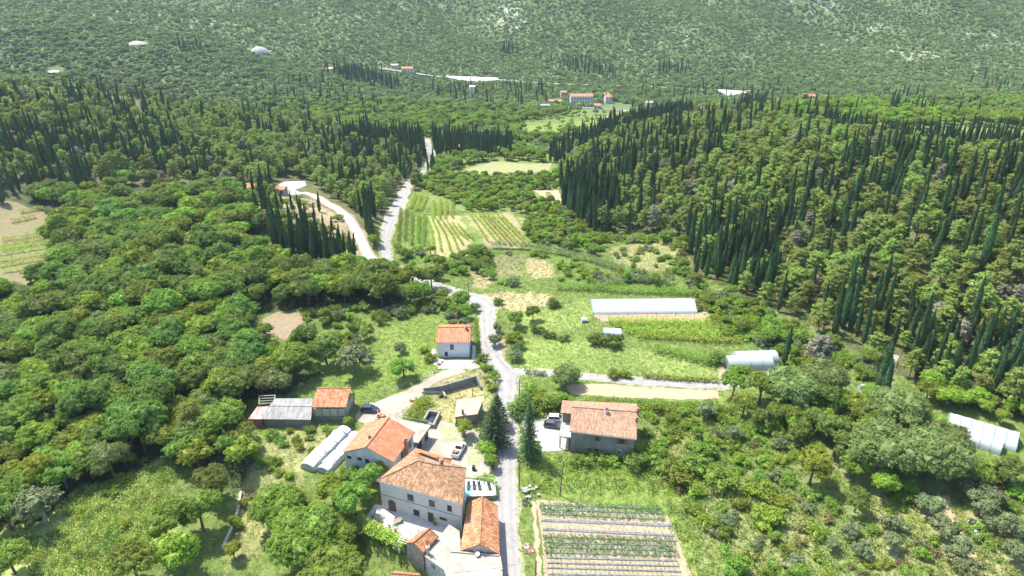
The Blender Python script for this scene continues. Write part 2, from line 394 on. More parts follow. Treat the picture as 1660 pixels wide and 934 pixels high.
SIDE=pw([(648,440),(625,430),(600,418),(588,395),(578,375),(560,350),(535,332),(510,318),(490,312)],3.6)
strip('side_road_verge',SIDE,'soil',.054,extra=.9,ragged=.5,clear=False); strip('side_road',SIDE,'side_gravel',.1)
sheet('parking_area',[(444,303),(462,295),(494,294),(497,301),(478,308),(492,315),(460,318),(440,316)],'side_gravel',.12)
sheet('gravel_yard',[(576,672),(600,655),(640,640),(690,622),(700,632),(672,650),(662,672),(655,690),(600,690),(580,684)],'gravel',.075)
sheet('paved_court',[(655,760),(690,700),(715,682),(745,690),(775,700),(790,735),(800,768),(760,775),(700,760)],'gravel',.07)
sheet('dusty_ground',[(712,690),(735,693),(745,703),(768,705),(785,735),(775,757),(758,755),(762,725),(740,712),(722,715)],'dust',.095)
sheet('parking_yard',[(838,660),(862,683),(880,680),(925,672),(921,730),(880,733),(850,700)],'conc_light',.07)
sheet('stubble_field',[(916,624),(960,622),(1060,629),(1165,634),(1167,647),(1100,648),(1010,645),(925,640)],'straw_g',.06)
VEG=[(869,811),(905,812),(1082,836),(1100,880),(1122,934),(1135,985),(884,985),(878,870)]
sheet('vegetable_field',VEG,'bed_soil',.06)
sheet('dirt_track',[(862,812),(868,812),(872,850),(879,934),(881,985),(872,985),(868,900)],'straw_g',.08)
sheet('footpath',[(800,535),(812,534),(822,565),(818,590),(808,592),(808,570)],'soil',.065)
sheet('ploughed_plot',[(420,522),(450,506),(492,508),(497,516),(482,536),(470,556),(462,552),(440,540),(428,545)],'soil',.06)
sheet('greenhouse_bed',[(962,510),(1130,507),(1143,521),(975,522)],'soil_red',.06)
sheet('dry_plot',[(862,309),(905,309),(912,328),(900,330),(892,312),(885,312),(884,325),(870,312)],'straw_g',.12)
sheet('hay_meadow',[(755,275),(800,262),(855,266),(895,265),(890,279),(820,282),(770,283)],'hay',.12)
sheet('far_meadow',[(975,192),(1010,180),(1045,183),(1020,192),(990,200)],'hay',.5)
sheet('far_meadow',[(1395,214),(1440,216),(1475,222),(1440,230),(1400,222)],'hay',.4,clear=True)
GARD=[(-250,330),(20,326),(45,336),(75,345),(100,352),(98,372),(88,395),(80,420),(60,460),(30,480),(0,478),(-250,470)]
sheet('garden_terrace',GARD,'garden',.06)
def vt(L,w,name,mat='rockcut',off=.6): return strip(name,pw(L,w),mat,off,step=6,ragged=.1)
strip('far_road',pw([(540,196),(600,192),(720,186),(860,178),(935,175),(1000,179),(1080,181),(1200,180),(1330,178),(1440,179),(1560,180),(1700,181),(1900,186)],5),'road',.5,step=6,ragged=.05)
strip('upper_road',pw([(620,112),(700,124),(800,130),(900,137),(1080,143),(1170,149),(1260,150),(1400,158),(1440,164),(1500,168),(1600,170)],4),'road',.9,step=6,ragged=.05)
sheet('rock_cutting',[(722,124),(760,125),(808,127),(805,131),(775,134),(745,131),(730,128)],'rockcut',.9,cell=8)
sheet('rock_cutting',[(1160,146),(1200,148),(1212,152),(1185,158),(1170,153)],'rockcut',.9,cell=8)
sheet('rock_cutting',[(1440,163),(1475,164),(1508,166),(1500,171),(1470,170),(1450,167)],'rockcut',.9,cell=8)
strip('forest_track',pw([(1448,575),(1440,600),(1436,628),(1446,650)],3),'gravel',.1)
sheet('forest_clearing',[(1520,418),(1545,412),(1562,420),(1550,432),(1530,430)],'straw_g',.1)
sheet('forest_clearing',[(1258,222),(1268,228),(1282,240),(1275,246),(1262,236)],'straw_g',.15)
sheet('footpath',[(1525,805),(1540,800),(1550,850),(1575,890),(1600,934),(1585,960),(1560,905),(1538,860)],'straw_g',.06)
sheet('farm_yard',[(1165,605),(1175,595),(1195,612),(1245,612),(1215,625),(1165,622)],'gravel',.06)

# ------------------------------------------------------------------ terrain sheet
def axis(lo,f0,f1,hi,d,grow,mx):
    a=list(np.arange(f0,f1+d,d)); s=d
    while a[-1]<hi: s=min(s*grow,mx); a.append(a[-1]+s)
    s=d
    while a[0]>lo: s=min(s*grow,mx); a.insert(0,a[0]-s)
    return np.array(a)
XS=axis(-2000,-150,150,2000,1.5,1.03,60); YS=axis(-500,76,330,1600,1.5,1.02,60)
GX,GY=np.meshgrid(XS,YS); GZ=H(GX,GY)
PX,PY,DEP=proj(GX,GY,GZ)
PXn=PX+fnoise(GX,GY,3.0,1)*6*200/np.maximum(DEP,60); PYn=PY+fnoise(GX,GY,2.6,2)*3*200/np.maximum(DEP,60)
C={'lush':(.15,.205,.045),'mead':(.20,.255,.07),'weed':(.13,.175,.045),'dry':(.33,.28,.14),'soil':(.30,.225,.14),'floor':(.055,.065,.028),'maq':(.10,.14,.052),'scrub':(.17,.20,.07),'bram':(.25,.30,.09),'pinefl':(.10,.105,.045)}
T=np.zeros(GX.shape+(4,)); T[...,:3]=C['weed']; 
far=sm((GY-560)/120); T[...,:3]=T[...,:3]*(1-far[...,None])+np.array(C['maq'])*far[...,None]
yb=800; rock=sm((GY-760)/80)*(.05+.22*fnoise(GX,GY,70,3)); T[...,3]=np.clip(rock,0.0,1)
hb=sm((-70-GX)/200)*sm((GY-600)/60); T[...,3]=np.maximum(T[...,3],.16*hb)
for (a,b,rx,ry,amt) in [(820,35,60,18,.9),(830,18,25,22,1),(1320,10,40,14,1),(1345,75,60,10,.8),(1480,90,50,16,1),(1245,60,30,14,.8),(1580,55,60,12,.8),(1220,85,60,10,.6),(330,45,120,10,.5),(1130,140,30,4,1),(560,25,60,14,.6),(1420,45,50,10,.7)]:
    q=np.exp(-(((PX-a)/rx)**2+((PY-b)/ry)**2)); T[...,3]=np.maximum(T[...,3],.55*amt*q*(GY>500))
FOREST_L=[(-400,300),(390,300),(420,380),(470,410),(570,440),(640,450),(715,465),(700,490),(640,500),(560,492),(500,500),(420,510),(430,560),(500,570),(520,610),(470,640),(400,650),(400,700),(410,740),(390,800),(330,770),(260,740),(200,790),(130,800),(60,860),(-400,900)]
PINE_L=[(-400,128),(0,136),(150,146),(330,172),(500,196),(560,212),(700,222),(722,262),(690,290),(655,330),(615,370),(606,420),(560,432),(500,410),(440,400),(400,300),(-400,300)]
FOREST_R=[(905,262),(1010,188),(1100,180),(1300,192),(1500,225),(2100,240),(2100,760),(1660,672),(1560,650),(1460,612),(1400,580),(1290,520),(1180,470),(1120,445),(1110,385),(1060,378),(970,378),(905,330)]
BRAM=[(-300,880),(60,850),(130,790),(200,780),(265,742),(300,770),(260,800),(280,860),(230,890),(180,960),(0,1000),(-300,1000)]
def paint(poly,c,a=1.0):
    m=inpoly(PXn,PYn,poly)&(DEP>20)
    T[m,:3]=T[m,:3]*(1-a)+np.array(C[c])*a
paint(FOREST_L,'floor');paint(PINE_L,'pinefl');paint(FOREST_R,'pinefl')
paint(BRAM,'bram')
paint([(845,548),(900,545),(1000,560),(1100,578),(1165,600),(1165,618),(1060,614),(960,608),(860,598),(835,590)],'mead')
paint([(860,590),(900,560),(1000,575),(1060,600),(960,606)],'lush',.5)
paint([(480,640),(560,600),(610,560),(620,530),(700,505),(770,490),(775,520),(720,600),(650,640),(560,650)],'lush')
paint([(770,480),(800,472),(890,478),(915,492),(840,505),(810,500)],'dry')
paint([(765,440),(795,430),(800,460),(780,470),(765,465)],'dry')
paint([(800,415),(850,412),(850,450),(800,448)],'soil',.5)
paint([(850,418),(885,422),(900,450),(860,452)],'dry')
paint([(815,352),(860,350),(840,375),(822,365)],'dry',.7)
paint([(990,400),(1060,390),(1115,385),(1115,440),(1060,440),(1000,425)],'dry',.65)
paint([(950,480),(960,512),(940,525),(900,505)],'mead')
paint([(830,505),(900,500),(950,530),(860,545)],'mead')
paint([(640,345),(700,345),(720,415),(650,415)],'mead',.6); paint([(695,350),(745,350),(775,415),(705,418)],'dry',.8)
paint([(755,348),(830,345),(862,402),(790,400)],'soil',.8)
paint([(1125,480),(1150,500),(1150,522),(1140,522),(1128,505)],'soil')
paint([(845,745),(1130,745),(1140,830),(1080,830),(870,806),(845,800)],'lush')
paint([(1040,700),(1120,690),(1140,740),(1090,745)],'dry',.6)
paint([(1130,760),(1400,720),(1700,790),(1900,1000),(1130,1000)],'scrub')
paint([(1150,790),(1250,780),(1330,860),(1280,960),(1170,940),(1140,850)],'dry',.4)
paint([(1400,810),(1480,800),(1660,860),(1700,960),(1400,960)],'dry',.45)
paint([(1083,838),(1100,842),(1125,880),(1140,950),(1120,950),(1100,880)],'mead')
paint([(700,640),(740,625),(800,640),(780,690),(740,690),(700,680)],'dry',.7)
paint([(690,618),(740,600),(790,600),(790,640),(745,640)],'dry',.75)
paint([(400,770),(440,690),(540,690),(540,730),(480,790),(440,880),(360,934)],'dry',.5)
paint([(960,640),(1170,645),(1180,665),(960,655)],'lush')
paint([(1165,585),(1240,580),(1260,600),(1200,620),(1165,605)],'soil',.7)
paint([(850,205),(960,195),(1010,205),(890,225),(830,230)],'lush')
paint([(0,1),(1,0),(1,1)],'dry')
# bare bank above the side road
paint([(405,312),(440,318),(500,322),(575,362),(585,420),(560,420),(520,380),(440,350),(405,335)],'soil',.75)
nx,ny=len(XS),len(YS)
me=bpy.data.meshes.new('ground'); vs=np.stack([GX,GY,GZ],-1).reshape(-1,3)
me.vertices.add(nx*ny); me.vertices.foreach_set('co',vs.ravel())
I=np.arange((ny-1)*(nx-1)); r_=I//(nx-1); c_=I%(nx-1); a=r_*nx+c_; q=np.stack([a,a+1,a+nx+1,a+nx],1).astype(np.int32)
me.loops.add(q.size); me.loops.foreach_set('vertex_index',q.ravel()); me.polygons.add(len(q)); me.polygons.foreach_set('loop_start',np.arange(0,q.size,4,dtype=np.int32)); me.polygons.foreach_set('loop_total',np.full(len(q),4,np.int32))
me.polygons.foreach_set('use_smooth',np.ones(len(q),bool)); me.update(); me.validate()
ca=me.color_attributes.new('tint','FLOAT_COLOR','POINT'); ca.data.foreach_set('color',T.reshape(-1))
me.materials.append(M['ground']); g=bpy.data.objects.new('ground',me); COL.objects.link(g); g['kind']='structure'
# ------------------------------------------------------------------ leaf clouds
def leafcloud(c,n,s,ar=.62,jit=.6,r=None):
    """c centres (N,3), n preferred normals, s sizes -> verts, faces (one rhombus per leaf clump)"""
    r=r or rng; N=len(c); s=np.broadcast_to(s,(N,))[:,None]
    n=n+r.normal(0,jit,(N,3)); n/=np.linalg.norm(n,axis=1)[:,None]+1e-9
    t=r.normal(0,1,(N,3)); t-=n*(t*n).sum(1)[:,None]; t/=np.linalg.norm(t,axis=1)[:,None]+1e-9; b=np.cross(n,t)
    bend=n*s*.18
    v=np.stack([c-t*s*.5-bend,c+b*s*.5*ar,c+t*s*.5-bend,c-b*s*.5*ar],1).reshape(-1,3)
    f=(np.arange(N)[:,None]*4+np.arange(4)).tolist()
    return v,f
def ico(c,r,lev=1):
    import bmesh
    bm=bmesh.new(); bmesh.ops.create_icosphere(bm,subdivisions=lev,radius=1); v=np.array([tuple(q.co) for q in bm.verts]); f=[[w.index for w in q.verts] for q in bm.faces]; bm.free()
    return v*np.asarray(r)+np.asarray(c),f
def join(parts):
    V=[];F=[];b=0
    for v,f in parts:
        V.append(np.asarray(v)); F+= [[i+b for i in q] for q in f]; b+=len(v)
    return np.concatenate(V),F
def leafmesh(name,parts,mat):
    v,f=join(parts); return mk_mesh(name,v,f,[mat],uv=False)
def blob_leaves(centers,radii,n_per_m2,size,up=.35,r=None,flat=1.0):
    r=r or rng; out=[]
    for c,R in zip(centers,radii):
        N=max(int(4*math.pi*R*R*n_per_m2),6); cs=size*1.15; M_=max(int(4*math.pi*R*R/(cs*cs*5.5)),3)
        d=r.normal(0,1,(M_,3)); d[:,2]=np.abs(d[:,2])*np.where(r.random(M_)<.25,-.6,1); d/=np.linalg.norm(d,axis=1)[:,None]; rd=R*(.80+.28*r.random(M_))
        q=r.integers(0,M_,N); off=r.normal(0,1,(N,3)); off/=np.linalg.norm(off,axis=1)[:,None]; off[:,2]=np.abs(off[:,2])*.8
        p=d[q]*rd[q][:,None]+off*cs*(.55+.5*r.random(N))[:,None]; p[:,2]*=flat
        nn=off*.9+d[q]*.5; nn[:,2]+=up*.6
        out.append(leafcloud(np.asarray(c)+p,nn,size*(.55+.7*r.random(N)),jit=.33,r=r))
    return out
def hedge_obj(name,pts,h,w,mat,dens=16,size=.35,label=None,cat=None,group=None,post=None,base=0.0,gap=0.0,zf=None):
    """a leafy row along a world polyline"""
    r=np.random.default_rng(abs(hash(str(pts[0])))%10000 if False else int(abs(pts[0][0]*7+pts[0][1]*13))+3)
    C_=[];L=0
    for (a,b) in zip(pts[:-1],pts[1:]):
        a=np.array(a[:2]);b=np.array(b[:2]); l=np.linalg.norm(b-a); n=max(int(l*dens),2); t=r.random(n); q=a+(b-a)*t[:,None]
        dd=(b-a)/l; nn=np.array([-dd[1],dd[0]]); off=r.normal(0,w*.28,n); hh=base+h*(.25+.75*r.random(n)**.6)*(1+.16*np.sin(t*l*1.9+r.random()*6))
        keep=(np.sin(t*l*.9+r.random()*9)+np.sin(t*l*2.3))>(-2+gap)
        q=q+nn*off[:,None]; z=(H(q[:,0],q[:,1]) if zf is None else zf)+hh
        C_.append(np.column_stack([q,z])[keep])
    c=np.concatenate(C_); nrm=np.column_stack([r.normal(0,.35,(len(c),2)),np.ones(len(c))*1.5])
    o0=Vector((pts[0][0],pts[0][1],float(H(pts[0][0],pts[0][1])))); v,f=leafcloud(c-np.array(o0),nrm,size*(.6+.8*r.random(len(c))),r=r)
    me=mk_mesh(name,v,f,[mat],uv=False); o=bpy.data.objects.new(name,me); COL.objects.link(o); o.location=o0
    return tag(o,label,cat,group)

# ------------------------------------------------------------------ buildings
def cen(q): return sum((Vector(p) for p in q),Vector((0,0,0)))/len(q)
def inset(q,d):
    n=len(q); out=[]; A=sum(q[i][0]*q[(i+1)%n][1]-q[(i+1)%n][0]*q[i][1] for i in range(n)); s=1 if A>0 else -1
    for i in range(n):
        p0,p1,p2=[Vector(q[(i+k)%n][:2]) for k in (-1,0,1)]
        a=(p1-p0).normalized(); b=(p2-p1).normalized(); na=Vector((-a.y,a.x))*s; nb=Vector((-b.y,b.x))*s
        m=(na+nb); m=m/ max(m.dot(na),.2); out.append(tuple(p1+m*d))
    return out
def on_wall(px,py,A,B):
    d=Vector(ray(px,py)); a=Vector((A[0],A[1],0)); u=Vector((B[0]-A[0],B[1]-A[1],0)); n=Vector((-u.y,u.x,0)).normalized()
    t=(a-Vector((0,0,CZ))).dot(n)/d.dot(n); p=Vector((0,0,CZ))+d*t
    un=u.normalized(); n2=Vector((un.y,-un.x,0))
    return p,un,n2           # n2 points outward for ccw footprints
def roof(parent,E,R0,R1,mat,th=.16,gable=False,name='roof',ridge=True,under='wood',sides=(1,1,1,1)):
    E=[Vector(e) for e in E];R0=Vector(R0);R1=Vector(R1); mb=MB()
    faces=[[E[0],E[1],R1,R0],[E[2],E[3],R0,R1]]
    if not gable: faces+=[[E[1],E[2],R1],[E[3],E[0],R0]]
    up=Vector((0,0,th))
    for f in faces: mb.poly([p+up for p in f],0); mb.poly([p for p in f][::-1],1)
    if gable: edges=[(E[0],E[1]),(E[1],R1),(R1,E[2]),(E[2],E[3]),(E[3],R0),(R0,E[0])]
    else: edges=[(E[i],E[(i+1)%4]) for i in range(4)]
    for a,b in edges: mb.poly([a,b,b+up,a+up],0)
    ro=mb.build(name,[mat,under],parent)
    if ridge:
        rb=MB(); t=Vector((0,0,th+.03)); rb.bar(R0+t,R1+t,.14,0,6)
        if not gable:
            for a,b in ((E[0],R0),(E[3],R0),(E[1],R1),(E[2],R1)): rb.bar(a+t*.9,b+t,.12,0,6)
        rb.build('ridge_tiles',[mat],ro)
    return ro
def walls(parent,F,z0,z1,mat,gab=None,name='wall'):
    mb=MB(); mb.prism([f[:2] for f in F],z0,z1,0)
    if gab:   # gable triangles as thin wedges up to the ridge
        for (i,j,apex) in gab:
            a=Vector((*F[i][:2],z1));b=Vector((*F[j][:2],z1)); ap=Vector(apex); m=(a+b)/2; ap=Vector((m.x,m.y,ap.z))
            u=(b-a).normalized(); n=Vector((-u.y,u.x,0))*.25; c0=cen([Vector((*f[:2],z1)) for f in F]); 
            if n.dot(c0-m)<0: n=-n
            mb.add([a,b,ap,a+n,b+n,ap+n],[(0,1,2),(5,4,3),(0,2,5,3),(1,4,5,2)],0)
    return mb.build(name,mat,parent)
def window(parent,A,B,px,py,w,h,name='window',frame='frame',pane='glass',bars=1,sill=True,shut=None):
    p,u,n=on_wall(px,py,A,B); c=p; z=Vector((0,0,1)); mb=MB(); f=.09
    o=c-u*w/2-z*h/2
    mb.obox(o,u*f,n*.06,z*h); mb.obox(o+u*(w-f),u*f,n*.06,z*h); mb.obox(o+u*f,u*(w-2*f),n*.06,z*f); mb.obox(o+u*f+z*(h-f),u*(w-2*f),n*.06,z*f)
    for k in range(bars): mb.obox(o+u*(w*(k+1)/(bars+1)-f/3),u*f*.66,n*.05,z*(h-f)+z*0)
    fr=mb.build(name,frame,parent)
    MB().obox(o+u*f+z*f,u*(w-2*f),n*.025,z*(h-2*f)).build('pane',pane,fr)
    if sill: MB().obox(o-u*.1-z*.1,u*(w+.2),n*.14,z*.097).build('sill','conc_light',fr)
    if shut:
        for s in (-1,1):
            q=o-u*(w*.5)-u*.02 if s<0 else o+u*w+u*.02
            MB().obox(q,u*w*.5,n*.05,z*h).build('shutter',shut,fr)
    return fr
def door(parent,A,B,px,py,w,h,mat='door',arch=False,name='door'):
    p,u,n=on_wall(px,py,A,B); z=Vector((0,0,1)); o=p-u*w/2-z*h/2; mb=MB(); mb.obox(o,u*w,n*.06,z*h)
    if arch:
        K=8; c=o+u*w/2+z*h; pts=[c+u*math.cos(math.pi*k/K)*w/2+z*math.sin(math.pi*k/K)*w/2 for k in range(K+1)]
        mb.poly([q+n*.06 for q in pts]); 
        for a,b in zip(pts[:-1],pts[1:]): mb.poly([a,a+n*.06,b+n*.06,b])
    d=mb.build(name,mat,parent); MB().obox(o+u*w*.8+n*.06+z*h*.45,u*.1,n*.06,z*.12).build('handle','metal',d); return d
def chimney(parent,p,h,w=.55,mat='brick',z0=None,pot=True,name='chimney'):
    mb=MB(); mb.box(p,w,w,h,.3,0); ch=mb.build(name,mat,parent)
    MB().box((p[0],p[1],p[2]+h),w+.2,w+.2,.12,.3).build('chimney_cap','conc_light',ch)
    if pot:
        m=MB(); 
        for s in (-1,1): m.box((p[0]+s*.14,p[1],p[2]+h+.12),.12,w*.8,.3,.3)
        m.box((p[0],p[1],p[2]+h+.42),w+.1,w+.1,.08,.3); m.build('chimney_top','brick',ch)
    return ch
def gutter(parent,a,b): 
    MB().bar(Vector(a)+Vector((0,0,-.03)),Vector(b)+Vector((0,0,-.03)),.09,0,6).build('gutter','metal',parent)
def lift(v,z): return Vector((v[0],v[1],z))

# --- villa
A,B,C_v=PH(611,780,7.2),PH(750,819,7.2),PH(755.6,760,7.2); D=Vector((-20.4,113.7,7.2))
vil=empty('villa',lift(cen([A,B,C_v,D]),0),'large pale villa with brown hipped tile roof between paved terrace and road','house')
E4=[A,B,C_v,D]; R0=PH(677.5,748,9.9);R1=PH(710,755,9.9)
F=inset(E4,.3); walls(vil,F,-.4,7.22,'plaster'); roof(vil,E4,R0,R1,'tile_villa')
EXC.append([tuple(e[:2]) for e in E4])
Wg=[Vector((-20.6,113.1,6.8)),Vector((-12.8,108.5,6.8)),PH(732.6,745,6.8),PH(673,727,6.8)]
walls(vil,inset(Wg,.35),-.3,6.82,'plaster',name='wing_wall')
roof(vil,Wg,PH(684,735,8.6),Vector((-15.4,109.6,8.6)),'tile_old',name='wing_roof')
EXC.append([tuple(e[:2]) for e in Wg])
fa,fb=F[0],F[1]
window(vil,fa,fb,665.4,806.4,1.3,1.5); window(vil,fa,fb,700,816,1.2,1.5); window(vil,fa,fb,728.8,824,.9,1.4)
window(vil,fa,fb,675.2,831,1.3,1.4); window(vil,fa,fb,718.4,841,1.5,.6,bars=0)
door(vil,fa,fb,698.3,838.5,1.15,2.4); door(vil,fa,fb,636,822,1.7,2.0,arch=True)
gutter(vil,A,B); p,u,n=on_wall(665,833,fa,fb); MB().obox(lift(Vector((*fa,0)),3.7)+n*.003,Vector((fb[0]-fa[0],fb[1]-fa[1],0)),n*.05,(0,0,.07)).build('string_course','frame',vil)
p,u,n=on_wall(665.5,824.5,fa,fb); MB().obox(p,u*.15,n*.3,(0,0,.3)).build('wall_lamp','yellow',vil)
w1,w2=F[1],F[2]
for px_,py_ in ((752.5,815),(753,808)):
    p,u,n=on_wall(px_,py_,w1,w2); MB().obox(p,u*.9,n*.35,(0,0,.7)).build('air_conditioner','white',vil)
chimney(vil,lift(PH(716,752,9.4),8.8),1.3,.6)

# --- orange roofed house
A,B,C2=PH(554,734,6.4),PH(638,750.5,6.4),PH(672.7,701,6.4); D=A+(C2-B)
hs=empty('farmhouse',lift(cen([A,B,C2,D]),0),'stained white farmhouse with bright orange gabled roof beside the plastic tunnels','house')
m0=(A+D)/2; E4=[A,B,C2,D]; 
# ridge runs front to back: reorder so that the long sides carry the slopes
Eo=[B,C2,D,A]; R0=lift((A+B)/2,9.1); R1=lift((C2+D)/2,9.1)
F=inset(E4,.35); walls(hs,F,-.3,6.3,'plaster_stain',gab=[(0,1,(0,0,8.85)),(2,3,(0,0,8.85))]); roof(hs,Eo,R0,R1,'tile_new',gable=True)
EXC.append([tuple(e[:2]) for e in E4]); fa,fb=F[0],F[1]
window(hs,fa,fb,566,741,1.0,.7,bars=0); window(hs,fa,fb,583,744,1.0,.7,bars=0); window(hs,fa,fb,595.5,748.5,.9,1.4); window(hs,fa,fb,574.4,761,.6,.8,bars=0)
door(hs,fa,fb,587,769,1.2,2.2); p,u,n=on_wall(585.5,760,fa,fb); MB().obox(p-u*1.2,u*2.4,n*1.1,(0,0,.2)).build('door_canopy','metal',hs)
window(hs,F[1],F[2],651.5,737.5,.9,1.6); window(hs,F[1],F[2],664,720.5,1.1,1.7)
chimney(hs,lift(PH(599,713,8.3),7.7),1.4,.55,'white'); p,u,n=on_wall(657.5,748,F[1],F[2])
chimney(hs,(p.x+n.x*.35,p.y+n.y*.35,0),8.0,.75,'brick'); gutter(hs,B,C2); gutter(hs,A,D)
# --- garage
g0,g1,g2=PH(632,676,3.2),PH(699,689,3.2),PH(678,718,3.2); g3=g0+(g2-g1)*1.0
G4=[g3,g2,g1,g0]; ga=empty('garage',lift(cen(G4),0),'flat roofed concrete garage with open bays behind the orange roofed house','garage')
EXC.append([tuple(e[:2]) for e in G4])
walls(ga,inset(G4,.6),-.2,2.9,'cement'); MB().prism([q[:2] for q in G4],2.9,3.2).build('flat_roof','concrete',ga)
f_=inset(G4,.6)
for t,hh in ((.2,2.2),(.52,2.2),(.82,2.2)):
    a=Vector((*f_[1],0));b=Vector((*f_[2],0)); u=(b-a).normalized(); n=Vector((u.y,-u.x,0)); c=a+(b-a)*t
    MB().obox(c-u*.95,u*1.9,n*.05,(0,0,hh)).build('bay_shade_and_door','dark' if t!=.52 else 'wood_pale',ga)  # dark panels paint the shade inside open bays; the pale one is a door
rb=MB()
for k in range(7):
    a=g0+(g1-g0)*k/6; rb.bar(a,a+Vector((0,0,.9)),.03)
rb.bar(g0+Vector((0,0,.9)),g1+Vector((0,0,.9)),.03); rb.build('railing','metal',ga)

# --- white house
a_,b_=PH(707,556,4.8),PH(762,556,4.8); dp=9.6
E4=[a_,b_,b_+Vector((0,dp,0)),a_+Vector((0,dp,0))]
wh=empty('white_house',lift(cen(E4),0),'small white house with plain orange gabled roof standing alone left of the road bend','house')
R0=lift((E4[0]+E4[3])/2,6.7);R1=lift((E4[1]+E4[2])/2,6.7)
F=inset(E4,.3); walls(wh,F,-.3,4.85,'plaster_white',gab=[(1,2,(0,0,6.6)),(3,0,(0,0,6.6))]); roof(wh,E4,R0,R1,'tile_new',gable=True); EXC.append([tuple(e[:2]) for e in E4])
window(wh,F[0],F[1],732.5,562.5,1.0,1.5); window(wh,F[0],F[1],723.4,573.5,.8,1.3,bars=1)
window(wh,F[1],F[2],762.5,566,1,1.2); chimney(wh,lift(PH(755.8,535,6.4),5.6),1.6,.5,'brick'); gutter(wh,a_,b_)
pa=sheet('paved_yard',[(698,583),(700,566),(706,566),(706,583),(765,583),(766,560),(772,560),(770,592),(735,598),(712,598)],'paving',.07)

# --- grey house
A,B=PH(923,700,6),PH(1032,713,6); R0=PH(927,660.5,8.4); R1=PH(1033.5,669,8.4)
D=lift(A+2*(lift(R0,6)-A),6); C3=lift(B+2*(lift(R1,6)-B),6)
gh_=empty('grey_house',lift(cen([A,B,C3,D]),0),'grey cement house with pinkish tile roof and brown shutters, right of the road','house')
E4=[A,B,C3,D]; F=inset(E4,.35); walls(gh_,F,-.6,6.02,'cement',gab=[(1,2,(0,0,8.3)),(3,0,(0,0,8.3))]); roof(gh_,E4,R0,R1,'tile_pink',gable=True)
EXC.append([tuple(e[:2]) for e in E4]); fa,fb=F[0],F[1]
window(gh_,fa,fb,968.2,711.5,.7,1.3,shut='shutter'); window(gh_,fa,fb,1007.3,716,1.3,1.3,shut='shutter',bars=2); window(gh_,fa,fb,966.7,729.5,1.0,.9,frame='wood'); window(gh_,fa,fb,1003.7,733,1.0,1.3,frame='white',bars=2)
chimney(gh_,lift(PH(982,670,8.0),7.7),1.4,.55,'white'); chimney(gh_,lift(PH(1033,669,8.4),7.0),2.2,.6); chimney(gh_,lift(PH(1031,684,7.4),6.6),1.7,.6)
ud=(Vector(F[3])-Vector(F[0])).normalized(); nd=Vector((-ud.y,ud.x)); q0=Vector(F[0])
tb=MB(); pts=[q0+ud*1.2,q0+ud*1.2+nd*2.6,q0+ud*9.5+nd*2.6,q0+ud*9.5]; tb.prism([tuple(p) for p in pts],3.0,3.25); tb.build('balcony','conc_light',gh_)
pb=MB(); 
for p in (pts[1],pts[2],(pts[1]+pts[2])/2): MB().bar((p.x-nd.x*.2,p.y-nd.y*.2,-.2),(p.x-nd.x*.2,p.y-nd.y*.2,3.0),.13).build('balcony_post','cement',gh_)
rl=MB()
for k in range(12):
    p=pts[1]+(pts[2]-pts[1])*k/11; rl.bar((p.x,p.y,3.25),(p.x,p.y,4.2),.025)
rl.bar((*pts[1],4.2),(*pts[2],4.2),.035); rl.build('railing','metal',gh_)
MB().prism([tuple(q0+ud*6.5),tuple(q0+ud*6.5+nd*2.4),tuple(q0+ud*10.5+nd*2.4),tuple(q0+ud*10.5)],3.25,5.8).build('side_room','cement',gh_)
st=[lift(D,6.25),lift(D,6.25)+Vector((-nd.x*-3.0,nd.y*3.0,-.1)),]
MB().prism([tuple(q0+ud*6.2),tuple(q0+ud*6.2+nd*2.9),tuple(q0+ud*11+nd*2.9),tuple(q0+ud*11)],5.8,5.98).build('side_roof','tile_pink',gh_)
hgt=gutter(gh_,A,B)

# --- stone hut
E4=[PH(736,677,2.8),PH(774,672,2.8),PH(785,643,3.6),PH(741,649,3.6)]
hu=empty('stone_hut',lift(cen(E4),0),'low stone hut with pale bleached tiles behind the pollarded tree','hut')
F=inset(E4,.3); mb=MB(); mb.prism([tuple(f) for f in F],-.3,[2.8,2.8,3.55,3.55]); mb.build('wall','stone',hu)
mb=MB(); up=Vector((0,0,.16)); mb.poly([e+up for e in E4]); mb.poly(E4[::-1],1)
for i in range(4): mb.poly([E4[i],E4[(i+1)%4],E4[(i+1)%4]+up,E4[i]+up],0)
mb.build('roof',['tile_pale','wood'],hu); EXC.append([tuple(e[:2]) for e in E4]); chimney(hu,lift(PH(750,671,3),2.6),1.2,.5); 
door(hu,F[0],F[1],741,690,.9,1.7,'door')

# --- long barn by the road
A,B,C4,D=PH(746,894,3.2),PH(810.5,900,3.2),PH(807,821,3.2),PH(758,816,3.2)
ba=empty('long_barn',lift(cen([A,B,C4,D]),0),'long roadside barn with weathered orange tile roof below the pool deck','barn')
R0=lift((A+B)/2,5.3);R1=lift((C4+D)/2,5.3); F=inset([A,B,C4,D],.25)
walls(ba,F,-.3,3.2,'stone_pale',gab=[(0,1,(0,0,5.15)),(2,3,(0,0,5.15))]); roof(ba,[B,C4,D,A],R0,R1,'tile_old',gable=True); EXC.append([tuple(e[:2]) for e in [A,B,C4,D]])
for py_ in (850,880): window(ba,F[1],F[2],809,py_,.7,.7,bars=0)

